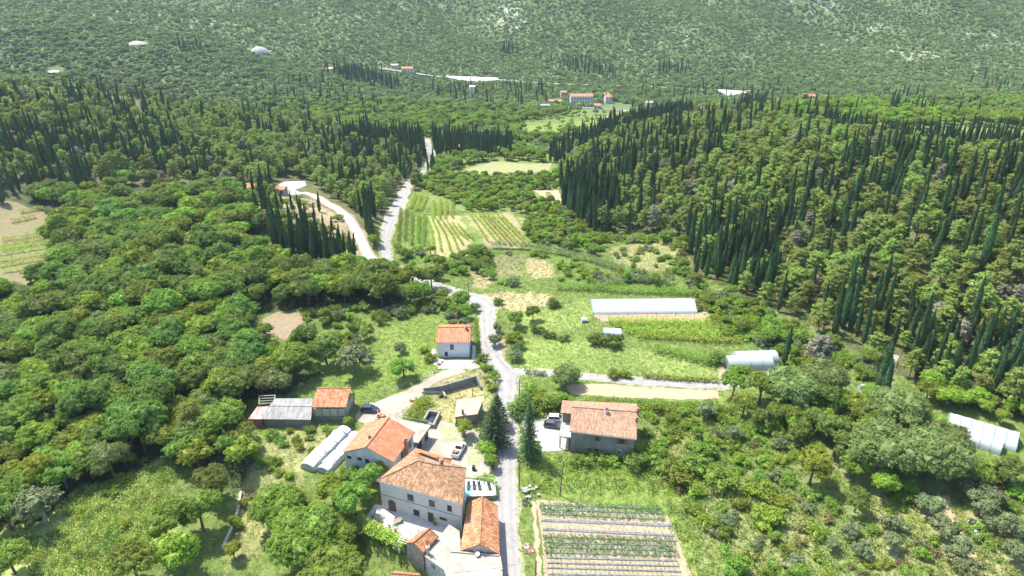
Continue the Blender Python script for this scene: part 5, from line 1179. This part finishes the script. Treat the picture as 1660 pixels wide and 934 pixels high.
# vegetable beds
def Z6(x,y): return P(780+x/4.15,740+y/4.15)
BEDS=[((400,330),(1245,352),1),((403,358),(1255,388),1),((406,388),(1262,430),1),((405,432),(1285,468),2),((415,492),(1320,535),2),((425,545),(1325,572),1),((430,580),(1330,606),1),((435,612),(1338,640),1),((440,648),(1345,672),1),((440,684),(1355,706),0),((445,718),(1362,742),0),((448,752),(1372,778),0),((450,795),(1385,812),0),((452,840),(1400,860),0),((454,885),(1410,905),0),((456,935),(1420,950),0)]
ordn=['first','second','third','fourth','fifth','sixth','seventh','eighth','ninth','tenth','eleventh','twelfth','thirteenth','fourteenth','fifteenth','sixteenth']
for i,(a,b,t) in enumerate(BEDS):
    a,b=Z6(*a),Z6(*b); d=(b-a); L=d.length; u=d.normalized(); n=Vector((-u.y,u.x,0)).normalized(); r=empty('vegetable_bed',a,'%s bed from the top of the vegetable field, with %s'%(ordn[i],('dark mulch film','green plants','bare soil between film')[t]),'crop bed'); rr=R(300+i); mb=MB(); w=.52 if t!=2 else .9
    N=int(L/1.2)
    prev=None
    for k in range(N):   # film lying in slightly uneven lengths
        x0=a+u*(k*1.2); x1=a+u*(k*1.2+1.2); wv=w*rr.uniform(.8,1.1)/2; hz=.14*(1+.2*rr.random()); zz=float(H(x0.x,x0.y))
        mb.add([Vector((q.x,q.y,zz+e)) for q,e in ((x0-n*wv,.07),(x1-n*wv,.07),(x1-n*wv*.6,.07+hz),(x0-n*wv*.6,.07+hz),(x0+n*wv*.6,.07+hz),(x1+n*wv*.6,.07+hz),(x1+n*wv,.07),(x0+n*wv,.07))],[(0,1,2,3),(3,2,5,4),(4,5,6,7)])
    mb.build('mulch_film','film',r)
    C_=[];k_=0
    step=.62 if t==1 else .85
    for side in (-1,1):
        for k in range(int(L/step)):
            if rr.random()<(.05 if t==1 else .25): continue
            c=a+u*(k*step+rr.normal(0,.05))+n*side*(.38 if t!=2 else .75); C_.append(((c.x,c.y,float(H(c.x,c.y))+.28),rr.uniform(.2,.36) if t==1 else .17))
    parts=blob_leaves([c for c,_ in C_],[q for _,q in C_],22 if t==1 else 26,.24 if t==1 else .18,.6,rr)
    v,f=join(parts); v=v-np.array(a); me=mk_mesh('plants',v,f,['crop'],uv=False); o=bpy.data.objects.new('plants',me); COL.objects.link(o); o.parent=r; o['kind']='stuff'
# ------------------------------------------------------------------ woods: sample the ground, keep the largest as individuals
def cands(x0,x1,y0,y1,s,seed):
    r=R(seed); xs=np.arange(x0,x1,s); ys=np.arange(y0,y1,s*.9); X,Y=np.meshgrid(xs,ys); X=X+(np.arange(len(ys))%2)[:,None]*s/2; X=(X+r.uniform(-.38,.38,X.shape)*s).ravel(); Y=(Y+r.uniform(-.38,.38,Y.shape)*s).ravel(); return X,Y,r
KSC={'cyp':(.8,1.05),'pine':(.72,.92),'smid':(.8,1.2),'sbright':(.8,1.2),'solive':(.8,1.2),'sdry':(.8,1.1)}
PL=[] # kind,x,y,s,sz,rot,zone
def fill(zone,poly,s,mix,top=True,box=None,seed=1,clu=None,cl=1.2,keep=1.0,nots=()):
    if box is None:
        w=[P(min(max(a,-380),2040),min(max(b,15),1010)) for a,b in [q[:2] for q in poly]]; box=(min(p.x for p in w)-15,max(p.x for p in w)+15,min(p.y for p in w)-10,max(p.y for p in w)+10)
    X,Y,r=cands(*box,s,seed); Z=H(X,Y); px,py,dep=proj(X,Y,Z); m=inpoly(px,py,poly)&(r.random(len(X))<keep)
    for n_ in nots: m&=~inpoly(px,py,n_)
    X,Y,Z=X[m],Y[m],Z[m]; names=[q[0] for q in mix]; wts=np.array([q[1] for q in mix],float)
    for x,y,z in zip(X,Y,Z):
        w=wts.copy()
        if clu: 
            c=float(fnoise(x,y,clu,seed)); 
            for i,n_ in enumerate(names):
                if n_=='cyp': w[i]*=max(.10,(c+.30)*2.0)
        i=r.choice(len(names),p=w/w.sum()); k=names[i]; sc=r.uniform(mix[i][2],mix[i][3]); d=KIND[k][0]
        if clear(x,y)<d['rad']*sc*.45+ (cl if d['h']>3 else .3): continue
        if top:
            tx,ty,_=proj(x,y,z+d['h']*sc*.75); 
            if not inpoly(tx,ty,poly) and d['h']*sc>3.5: 
                if r.random()>.12: continue
        PL.append((k,x,y,sc,sc*(r.uniform(.85,1.15) if k!='cyp' else r.uniform(.78,1.22)),r.uniform(0,6.28),zone))
fill('along the foot of the right forest',[(905,330),(970,384),(1060,384),(1110,390),(1120,450),(1180,478),(1290,528),(1400,588),(1460,620),(1440,640),(1390,610),(1290,560),(1180,500),(1110,462),(1095,400),(1060,395),(960,395),(900,345)],3.2,[('smid',.4,.8,1.5),('sbright',.25,.8,1.4),('bmid',.2,.35,.6),('solive',.15,.9,1.5)],seed=31,top=False,keep=.75)
CY=[('dense cypress stand at the foot of the right forest edge',[(915,300),(960,300),(1000,330),(1010,372),(965,380),(920,350),(905,320)],3.4),
('cypress stand at the left corner of the right forest',[(1110,380),(1170,370),(1240,400),(1260,470),(1200,475),(1150,455),(1118,445)],3.6),
('cypress stand in the middle of the right forest front',[(1330,500),(1400,480),(1480,500),(1500,580),(1440,600),(1400,575),(1350,545)],4.4),
('cypress stand on the right forest front near the track',[(1480,560),(1560,540),(1680,560),(1800,620),(1800,700),(1660,660),(1560,640),(1490,620)],4.4),
('cypress row on the crest of the right forest',[(1300,195),(1380,205),(1500,230),(1660,232),(1660,250),(1500,250),(1400,235),(1330,215)],4.2),
('tall cypress wall closing the valley fields',[(560,222),(700,228),(760,232),(830,236),(828,255),(770,258),(720,250),(690,262),(620,245),(560,240)],3.4),
('cypress row climbing the left edge of the right forest',[(885,258),(940,232),(1000,205),(1060,195),(1120,190),(1120,205),(1060,215),(1010,228),(940,255),(895,268)],3.6),
('cypress row below the white parking area',[(440,385),(470,395),(500,395),(540,410),(582,425),(582,442),(540,440),(500,425),(440,410)],2.6),
('cypresses between the two roads',[(585,360),(606,345),(612,400),(612,425),(598,412),(590,395)],3.0),
('cypresses scattered on the slope left of the parking area',[(400,330),(440,330),(440,375),(410,372)],5),
('cypress row on the upper left slope',[(0,235),(120,235),(300,250),(380,280),(300,290),(100,270),(0,260)],4.6),
('cypress wood behind the left pines',[(0,300),(60,308),(150,312),(150,322),(60,320),(0,318)],4.0)]
for i,(l,p,s) in enumerate(CY): fill(l,p,s*1.12,[('cyp',1,.6,.98)] if 'crest' in l or 'wall' in l or 'climbing' in l or 'upper left' in l else [('cyp',1,.72,1.12)],top=False,seed=100+i,cl=.6)
for k,x,y,*_ in PL: stamp(x,y,.2,3)
GR_HOLE=[(440,285),(500,290),(575,350),(600,425),(580,425),(520,385),(450,350)]
fill('in the pine wood on the left slope',PINE_L,4.9,[('pine',.52,.55,1.0),('cyp',.42,.7,1.0),('pgrey',.03,.6,.95),('bmid',.07,.6,.9),('bbright',.07,.6,.8)],seed=3,clu=24,cl=.7,nots=[GR_HOLE])
fill('in the pine forest on the right hill',FOREST_R,4.6,[('pine',.54,.55,1.05),('cyp',.46,.8,1.15),('pgrey',.04,.6,1.0),('bmid',.08,.6,.9)],seed=4,clu=26,cl=.7)
fill('in the broadleaf wood on the left',FOREST_L,4.9,[('bdark',.26,.6,1.45),('bmid',.34,.6,1.4),('bbright',.26,.55,1.2),('oak',.06,.55,.7),('pine',.02,.8,.9)],seed=5,nots=[GARD,[(415,500),(500,500),(505,560),(460,560),(415,545)]])
VB=[(668,302),(705,280),(770,288),(900,284),(905,305),(862,312),(870,332),(905,332),(915,370),(960,385),(985,400),(960,415),(900,400),(865,398),(842,378),(862,350),(835,342),(760,342),(720,322),(690,312)]
fill('in the thicket around the valley vineyards',VB,3.6,[('bmid',.3,.35,.6),('bbright',.35,.35,.6),('smid',.15,.8,1.4),('solive',.15,.9,1.5)],seed=6,top=False)
fill('in the trees behind the valley hay meadow',[(690,262),(760,262),(830,240),(900,262),(898,268),(850,262),(800,260),(755,272),(700,290)],5,[('bmid',.6,.6,.9),('bbright',.4,.5,.8)],seed=7,top=False)
fill('among the scrub between vineyards and greenhouse',[(760,410),(800,405),(905,420),(1000,445),(1100,440),(1190,475),(1300,530),(1400,590),(1340,600),(1260,575),(1180,540),(1130,520),(1135,480),(1000,462),(900,462),(860,455),(845,470),(800,465),(765,440)],3.6,[('smid',.4,.7,1.4),('sbright',.3,.7,1.4),('solive',.15,.8,1.5),('bmid',.1,.35,.55)],seed=8,top=False,keep=.62,nots=[[(800,412),(850,412),(895,420),(900,455),(800,452)]])
fill('in the scrub right of the long greenhouse',[(1130,480),(1190,480),(1290,530),(1400,590),(1300,640),(1240,640),(1262,590),(1245,570),(1180,545),(1145,522)],3.4,[('smid',.35,.8,1.5),('sbright',.25,.8,1.4),('bmid',.25,.4,.7),('solive',.15,1,1.6)],seed=9,top=False)
fill('beside the garden plots around the grey house',[(860,640),(925,648),(1180,662),(1200,690),(1120,700),(1050,690),(1045,655),(930,650),(915,668),(870,672),(845,655)],3.0,[('smid',.4,.6,1.1),('sbright',.5,.6,1.1),('bbright',.1,.3,.4)],seed=10,top=False)
fill('in the small orchard right of the grey house',[(1045,690),(1130,680),(1160,720),(1140,760),(1060,745),(1045,720)],4.0,[('smid',.5,.7,1.1),('sbright',.3,.6,1.0),('bmid',.2,.3,.42)],seed=11,top=False)
fill('in the dry scrub of the lower right',[(1100,760),(1180,690),(1260,690),(1340,740),(1300,800),(1400,830),(1490,800),(1700,790),(1800,960),(1130,1000),(1150,880),(1110,830),(1090,780)],3.1,[('smid',.32,.6,1.4),('sbright',.28,.6,1.4),('solive',.14,.6,1.3),('sdry',.2,.6,1.3),('bmid',.05,.3,.5)],seed=12,top=False,keep=.6,nots=[[(1520,800),(1545,800),(1590,880),(1600,960),(1560,960),(1535,860)]])
fill('in the greenery around the big oaks',[(1180,640),(1260,620),(1400,640),(1460,660),(1540,700),(1700,740),(1700,790),(1500,800),(1400,810),(1340,760),(1280,720),(1200,690)],4.2,[('bdark',.3,.6,1.0),('bmid',.35,.5,.9),('bbright',.2,.5,.8),('smid',.15,1,1.6)],seed=13,top=False,nots=[[(1525,665),(1680,715),(1700,800),(1560,765)]])
fill('behind the greenhouses at the right edge',[(1480,625),(1560,648),(1660,670),(1800,700),(1800,725),(1660,705),(1600,690),(1540,668),(1480,655)],3.8,[('bbright',.5,.5,.8),('bmid',.5,.5,.8)],seed=14,top=False)
fill('in the orchard below the grey sheds',[(410,700),(540,692),(548,705),(500,755),(470,790),(430,860),(390,900),(380,870),(395,800)],3.4,[('smid',.45,.6,1.1),('sbright',.35,.6,1.0),('bbright',.12,.28,.4),('sdry',.08,.6,1)],seed=15,top=False,keep=.7)
fill('around the meadow left of the white house',[(500,500),(640,500),(720,482),(760,492),(765,520),(690,505),(620,530),(600,560),(520,590),(480,580),(440,560)],3.6,[('bmid',.25,.4,.7),('smid',.25,.8,1.5),('solive',.25,.9,1.6),('sbright',.2,.8,1.5)],seed=16,top=False,keep=.75)
fill('along the left side of the valley road',[(640,445),(720,470),(705,490),(650,480),(560,455),(600,440)],4.5,[('bdark',.5,.6,.9),('bmid',.5,.6,.9)],seed=17,top=False)
fill('at the bend of the valley road',[(722,455),(765,470),(770,480),(730,472),(715,462)],3.5,[('smid',.5,.8,1.2),('bmid',.5,.4,.6)],seed=18,top=False)
fill('on the dry ground behind the vineyards',[(990,395),(1060,390),(1115,385),(1118,440),(1060,440),(1000,430)],6,[('smid',.6,.6,1.2),('solive',.4,.7,1.2)],seed=19,top=False)
fill('by the vineyard at the valley road',[(640,395),(665,405),(740,412),(790,405),(800,430),(760,450),(720,440),(655,430)],3.8,[('bmid',.35,.4,.65),('solive',.3,1,1.6),('sbright',.3,.9,1.5)],seed=20,top=False,keep=.8)
fill('on the bramble slope at the lower left',BRAM,7,[('smid',.5,.7,1.3),('sbright',.5,.7,1.4)],seed=21,top=False,keep=.5)
fill('between the farmyard and the road',[(700,632),(735,625),(735,645),(720,665),(700,660)],3,[('sbright',.5,.5,.9),('sdry',.5,.5,.9)],seed=22,top=False,keep=.5)
fill('on the left hill above the wood',[(500,420),(560,440),(640,452),(640,470),(560,470),(520,450)],5,[('bmid',.6,.7,1.1),('bbright',.4,.7,1.0)],seed=23,top=False)
fill('on the bare bank below the parking area',[(405,318),(440,322),(500,326),(560,360),(578,410),(560,418),(520,380),(450,352)],4.2,[('smid',.5,.6,1.2),('cyp',.25,.4,.7),('sbright',.25,.6,1.1)],seed=41,top=False,keep=.6)
fill('at the foot of the terrace wall',[(545,840),(574,850),(600,880),(580,925),(555,934),(540,900)],3.0,[('smid',.5,.8,1.3),('sdark',.3,.8,1.3),('sbright',.2,.8,1.2)],seed=42,top=False)
# far valley and slopes
FARCY=[([(520,116),(560,112),(610,122),(650,140),(645,150),(600,142),(550,130)],5.5,1),([(288,78),(328,80),(330,84),(290,83)],4.5,1),([(808,78),(845,84),(840,90),(808,86)],5.5,1),([(890,100),(940,100),(1000,120),(1000,132),(940,120),(890,110)],7,.7),([(1200,168),(1240,165),(1240,190),(1200,190)],5.5,1),([(1290,178),(1430,190),(1500,200),(1430,200),(1300,190)],8,.5),([(1440,182),(1500,192),(1560,204),(1500,206),(1440,195)],6,.8),([(1060,110),(1120,112),(1120,122),(1060,120)],7,.8),([(640,150),(760,170),(900,180),(900,140),(760,140)],13,.6),([(1030,165),(1280,160),(1280,140),(1030,150)],12,.5),([(1440,150),(1510,158),(1500,165),(1440,158)],7,.7),([(400,150),(560,190),(640,190),(560,140),(500,130)],12,.6),([(1560,130),(1660,125),(1660,160),(1600,150)],12,.5)]
for i,(p,s,k_) in enumerate(FARCY): fill('on the far valley slopes',p,s,[('cyp',1,.6,.95)],top=False,seed=200+i,keep=k_,cl=1,box=(-520,720,430,1150))
fill('in the far valley',[(560,215),(500,195),(420,170),(560,160),(760,175),(880,182),(1000,188),(900,240),(830,232),(700,222)],6.5,[('bmid',.4,.5,.9),('bbright',.35,.5,.9),('bdark',.25,.5,.8)],top=False,box=(-300,150,380,900),seed=230,keep=.85,nots=[[(850,195),(1000,185),(1000,205),(880,225),(840,215)]])
fill('in the green valley behind the right hill',[(1190,178),(1330,165),(1660,160),(1900,165),(1900,240),(1660,236),(1500,238),(1300,212)],6,[('bmid',.4,.6,1.0),('bbright',.4,.6,1.0),('cyp',.03,.6,.8)],top=False,box=(100,750,390,900),seed=231,nots=[[(1385,208),(1490,216),(1480,234),(1385,226)]],keep=.9)
fill('in the far valley gardens',[(850,195),(1000,185),(1000,205),(880,225),(840,215)],9,[('bbright',1,.3,.6)],top=False,box=(-50,180,400,800),seed=232,keep=.6)
# choose the 300 largest in view of each kind of thing
arr=[]
for i,(k,x,y,sc,sz,rz,zone) in enumerate(PL):
    z=float(H(x,y)); px,py,dep=proj(x,y,z+KIND[k][0]['h']*sc*.6); inn=(-15<px<1675)and(-10<py<950); arr.append(KIND[k][0]['h']*sc*FPX/float(dep)*(1 if inn else 0))
arr=np.array(arr); CLS={'pgrey':'p','bdark':'b','bmid':'b','bbright':'b','oak':'b','pine':'p','cyp':'c','smid':'s','sbright':'s','sdark':'s','sdry':'s','solive':'s','olive':'o'}
LIM={'b':265,'p':300,'c':290,'s':255,'o':200}; chosen=set()
for c in LIM:
    idx=[i for i in range(len(PL)) if CLS[PL[i][0]]==c and arr[i]>0]; idx.sort(key=lambda i:-arr[i]); chosen|=set(idx[:LIM[c]])
MARK=[(600,665,'the navy car'),(470,660,'the grey sheds'),(735,560,'the white house'),(857,700,'the tall spruce'),(975,700,'the grey house'),(50,400,'the left garden terrace'),(460,530,'the small ploughed plot'),(100,820,'the bramble slope'),(320,370,'the lone left cypress'),(570,580,'the grey green meadow tree'),(470,305,'the white parking area'),(630,370,'the valley road'),(1040,497,'the long greenhouse'),(1210,585,'the twin tunnels'),(1440,610,'the forest track'),(1600,700,'the right edge greenhouse'),(1450,740,'the big oaks'),(1060,415,'the dry clearing'),(1540,420,'the pale forest clearing'),(1270,235,'the crest clearing'),(1000,860,'the vegetable field'),(1560,870,'the olive grove track'),(1240,820,'the bright rounded bushes'),(700,380,'the vineyards'),(500,750,'the white tunnels'),(250,300,'the left pine slope'),(1000,600,'the meadow'),(1100,340,'the right forest edge'),(200,600,'the middle of the left wood'),(1300,400,'the middle of the right forest'),(1180,430,'the forest corner stand'),(1420,520,'the dark middle stand'),(1560,580,'the lower right stand'),(1640,470,'the right forest margin'),(1200,300,'the upper right forest'),(1450,320,'the high right forest'),(80,650,'the lower left wood'),(300,700,'the wood by the bramble slope'),(380,470,'the small left cypress'),(180,400,'the upper left wood'),(560,440,'the cypress row by the side road')]
def where(px,py):
    best=min(MARK,key=lambda m:math.hypot(m[0]-px,(m[1]-py)*1.4)); dx,dy=px-best[0],(py-best[1])*1.4; d=math.hypot(dx,dy)
    h='left' if dx<0 else 'right'; v='behind' if dy<0 else 'below'
    if abs(dx)>abs(dy)*2.2: w=h+' of'
    elif abs(dy)>abs(dx)*2.2: w=v
    else: w=v+' and '+h+' of'
    return ('just ' if d<38 else '' if d<75 else 'well ')+w+' '+best[2]
GRP={}
for i in sorted(chosen):
    k,x,y,sc,sz,rz,zone=PL[i]; px,py,dep=proj(x,y,float(H(x,y))); size='small' if sc<KSC.get(k,(.75,1.0))[0] else 'tall' if sc>KSC.get(k,(.75,1.0))[1] else 'medium'
    lab='%s %s %s'%(size,COLW[k],where(float(px),float(py))) if 'cypress' not in zone else '%s narrow cypress in the %s'%(size,zone) if zone.startswith(('dense','tall')) else '%s narrow dark tree of the %s'%(size,zone)
    lab=' '.join(lab.split()[:16]); grp=GRP.setdefault(lab,'trees and shrubs '+zone if zone.split()[0] in ('in','on','at','along','among','around','beside','behind','by','between') else zone); plant(k,x,y,sc,rz,lab,grp,None,parts=arr[i]>36,sz=sz,tilt=(random.uniform(-.05,.05),random.uniform(-.05,.05)))
# remaining trees: one stuff object each kind of growth, instanced on points
def gn_scatter(name,pts,protos,label=None):
    """pts: list of (x,y,z,s,sz,rot,protoIndex)"""
    if not pts: return
    A=np.array(pts,float); me=bpy.data.meshes.new(name); me.vertices.add(len(A)); me.vertices.foreach_set('co',A[:,:3].ravel())
    for an,ty,ix in (('psc','FLOAT_VECTOR',None),('prot','FLOAT_VECTOR',None),('pk','INT',6)):
        at=me.attributes.new(an,ty,'POINT')
        if an=='psc': at.data.foreach_set('vector',np.column_stack([A[:,3],A[:,3],A[:,4]]).ravel())
        elif an=='prot': at.data.foreach_set('vector',np.column_stack([np.sin(A[:,0]*3)*.05,np.sin(A[:,1]*3)*.05,A[:,5]]).ravel())
        else: at.data.foreach_set('value',A[:,6].astype(np.int32))
    o=bpy.data.objects.new(name,me); COL.objects.link(o); o['kind']='stuff'
    if label: o['label']=label
    ng=bpy.data.node_groups.new(name,'GeometryNodeTree'); ng.interface.new_socket('Geometry',in_out='INPUT',socket_type='NodeSocketGeometry'); ng.interface.new_socket('Geometry',in_out='OUTPUT',socket_type='NodeSocketGeometry')
    gi=ng.nodes.new('NodeGroupInput'); go=ng.nodes.new('NodeGroupOutput'); jn=ng.nodes.new('GeometryNodeJoinGeometry'); L=ng.links.new
    def na(n_,ty): q=ng.nodes.new('GeometryNodeInputNamedAttribute'); q.data_type=ty; q.inputs['Name'].default_value=n_; return q.outputs[0]
    k_=na('pk','INT'); sc_=na('psc','FLOAT_VECTOR'); ro_=na('prot','FLOAT_VECTOR')
    for j,pr in enumerate(protos):
        cp=ng.nodes.new('FunctionNodeCompare'); cp.data_type='INT'; cp.operation='EQUAL'; L(k_,cp.inputs[2]); cp.inputs[3].default_value=j
        ip=ng.nodes.new('GeometryNodeInstanceOnPoints'); oi=ng.nodes.new('GeometryNodeObjectInfo'); oi.inputs['Object'].default_value=pr; oi.inputs['As Instance'].default_value=True
        L(gi.outputs[0],ip.inputs['Points']); L(cp.outputs[0],ip.inputs['Selection']); L(oi.outputs['Geometry'],ip.inputs['Instance']); L(sc_,ip.inputs['Scale'])
        e=ng.nodes.new('FunctionNodeEulerToRotation'); L(ro_,e.inputs[0]); L(e.outputs[0],ip.inputs['Rotation']); L(ip.outputs[0],jn.inputs[0])
    L(jn.outputs[0],go.inputs[0]); md=o.modifiers.new('scatter','NODES'); md.node_group=ng; return o
def proto_of(k):   # every variant of a kind as a real standing plant in the scene
    out=[]
    for j,d in enumerate(KIND[k]):
        if id(d) not in PROTO:
            sp_=PSPOT[k][j] if k in PSPOT else None; p=P(*sp_[:2]); plant(k,p.x,p.y,sp_[2],j*1.3,sp_[3],None,j,False)
        out.append(PROTO[id(d)])
    return out
PSPOT={k:[(x0+7*j,y0,s0,'%s %s %s'%(ordn[j],COLW[k],w)) for j in range(5)] for k,x0,y0,s0,w in (
 ('bdark',150,560,1,'in a group deep in the left wood'),('bmid',240,480,1,'in a group in the upper left wood'),('bbright',330,520,.9,'in a group left of the ploughed plot'),('oak',150,430,.7,'in a group near the left garden terrace'),('pine',1400,400,1,'in a group in the middle of the right forest'),('cyp',1200,420,1,'in a group at the right forest corner'),('pgrey',1320,600,1,'near the right forest foot'),
 ('smid',1200,740,1,'in a group right of the small orchard'),('sbright',1225,760,1,'in a group in the dry scrub'),('sdark',1180,650,1,'in a group by the stubble field'),('sdry',1280,860,1,'in a group in the dry scrub'),('solive',1250,720,1,'in a group in the dry scrub'),('maq',300,62,1,'in a group near the cypress clump on the far slope'),('maql',380,60,1,'in a group left of the larger gravel mound'))}
for nm,ks,lab in (('distant_broadleaf_trees',('bdark','bmid','bbright','oak'),'mass of smaller and farther broadleaf trees filling the woods'),('distant_pine_trees',('pine','pgrey'),'mass of farther pines covering both hills'),('distant_cypress_trees',('cyp',),'mass of farther cypresses on the hills and slopes'),('distant_shrubs',('smid','sbright','sdark','sdry','solive'),'mass of smaller shrubs in scrub and thickets')):
    protos=[];base={}
    for k in ks: base[k]=len(protos); protos+=proto_of(k)
    pts=[]
    for i,(k,x,y,sc,sz,rz,zone) in enumerate(PL):
        if i in chosen or k not in ks: continue
        pts.append((x,y,float(H(x,y))-.1,sc,sz,rz,base[k]+i%len(KIND[k])))
    gn_scatter(nm,pts,protos,lab); print(nm,len(pts))
# maquis on the mountain and the far left hill
X,Y,r=cands(-1100,1100,430,1200,3.7,400); px,py,dep=proj(X,Y,H(X,Y)); m=(px>-300)&(px<1960)&(py>-120)&(clear(X,Y)>2)
rk=np.zeros(len(X)); ix=np.searchsorted(XS,X).clip(0,nx-1); iy=np.searchsorted(YS,Y).clip(0,ny-1); rk=T[iy,ix,3]; m&=(r.random(len(X))>np.clip(rk*.75-.02,0,.92)); m&=~((Y<760)&inpoly(px,py,[(850,195),(1000,165),(1060,180),(1000,205),(880,225),(840,215)]))
m&=~(inpoly(px,py,FOREST_R)|inpoly(px,py,PINE_L))
X,Y=X[m],Y[m]; n_=fnoise(X,Y,35,8); n2_=fnoise(X,Y,110,5); pts=[]
pr=proto_of('maq')+proto_of('maql'); Z=H(X,Y)
for i in range(len(X)):
    s_=(.38+.8*r.random()**1.7)*(1.35 if Y[i]<780 else 1); pts.append((X[i],Y[i],Z[i]-.2,s_,s_*r.uniform(.8,1.2),r.uniform(0,6.28),(5 if r.random()<.42+.25*n_[i]+.28*n2_[i] else 0)+i%5))
gn_scatter('maquis_scrub',pts,pr,'dense low maquis covering the far mountain slope'); print('maquis',len(pts))
# ground cover: grass and weeds as tufts
def cover(name,mats,test,s,size,hh,seed,label,up=1.0,n=18,box=(-130,170,70,290),rad=.55,sc=(.6,1.3)):
    protos=[]
    X,Y,r=cands(*box,s,seed); Z=H(X,Y); px,py,dep=proj(X,Y,Z); m=(px>-120)&(px<1780)&(py<1000)&(clear(X,Y)>.25)&~inpoly(px,py,[(695,350),(745,350),(755,346),(830,345),(862,402),(790,402),(775,418),(705,418)])&test(X,Y,px,py); X,Y,Z=X[m],Y[m],Z[m]
    for j,mt in enumerate(mats):
        me=tuft_mesh(seed+j,rad,mt,n,size,hh,up); me.name=name; o=bpy.data.objects.new(name.rstrip('s')+'_clump',me); COL.objects.link(o); o.location=(X[j*7],Y[j*7],Z[j*7]); o['kind']='stuff'; protos.append(o)
    nz=fnoise(X,Y,6,seed); pts=[(X[i],Y[i],Z[i]-.03,q,q*r.uniform(.7,1.3),r.uniform(0,6.28),min(int(abs(nz[i]*1.3+r.normal(0,.45))*len(mats)),len(mats)-1)) for i,q in enumerate(r.uniform(*sc,len(X)))]
    gn_scatter(name,pts,protos,label); print(name,len(pts))
def near_tint(X,Y):
    ix=np.searchsorted(XS,X).clip(0,nx-1); iy=np.searchsorted(YS,Y).clip(0,ny-1); return T[iy,ix,:3]

def bright(X,Y): t=near_tint(X,Y); return t[:,1]
def isdry(X,Y): t=near_tint(X,Y); return t[:,0]>.27
def infor(px,py): return inpoly(px,py,FOREST_L)|inpoly(px,py,PINE_L)|inpoly(px,py,FOREST_R)
cover('grass',('grass_l','weed','weed'),lambda X,Y,px,py:(~infor(px,py))&(~isdry(X,Y))&(~inpoly(px,py,BRAM)),1.0,.24,.25,500,'short green grass and weeds on the meadows')
cover('dry_grass',('straw','straw','weed'),lambda X,Y,px,py:(~infor(px,py))&isdry(X,Y),1.1,.24,.25,520,'dry straw coloured grass')
cover('brambles',('bramble','weed'),lambda X,Y,px,py:inpoly(px,py,BRAM),.62,.44,.8,540,'pale green bramble carpet on the lower left slope',rad=.6,n=20)
cover('undergrowth',('broad_mid','weed'),lambda X,Y,px,py:(inpoly(px,py,FOREST_L)|inpoly(px,py,FOREST_R))&(~inpoly(px,py,GARD)),2.1,.5,1.0,560,'undergrowth below the woods',rad=1.0,n=20)
cover('weeds',('weed','grass_l','broad_bright'),lambda X,Y,px,py:inpoly(px,py,[(1060,690),(1260,640),(1700,790),(1900,1000),(1110,1000),(1080,800),(860,800),(850,740),(1060,740)]),1.35,.45,.8,580,'tall weeds of the lower right scrub',rad=.8,n=22)

#@@V_END
# ------------------------------------------------------------------ haze
hb_=MB(); hb_.box((0,600,-90),4500,2500,420); hz=NT('haze'); hz.t.nodes.remove(hz.b); pv=hz.n('ShaderNodeVolumePrincipled'); pv.inputs['Color'].default_value=(.66,.84,1,1); pv.inputs['Density'].default_value=.00008; pv.inputs['Anisotropy'].default_value=.3; hz.l(pv.outputs[0],hz.out.inputs[1])
ho=hb_.build('haze',hz.m); ho['kind']='stuff'
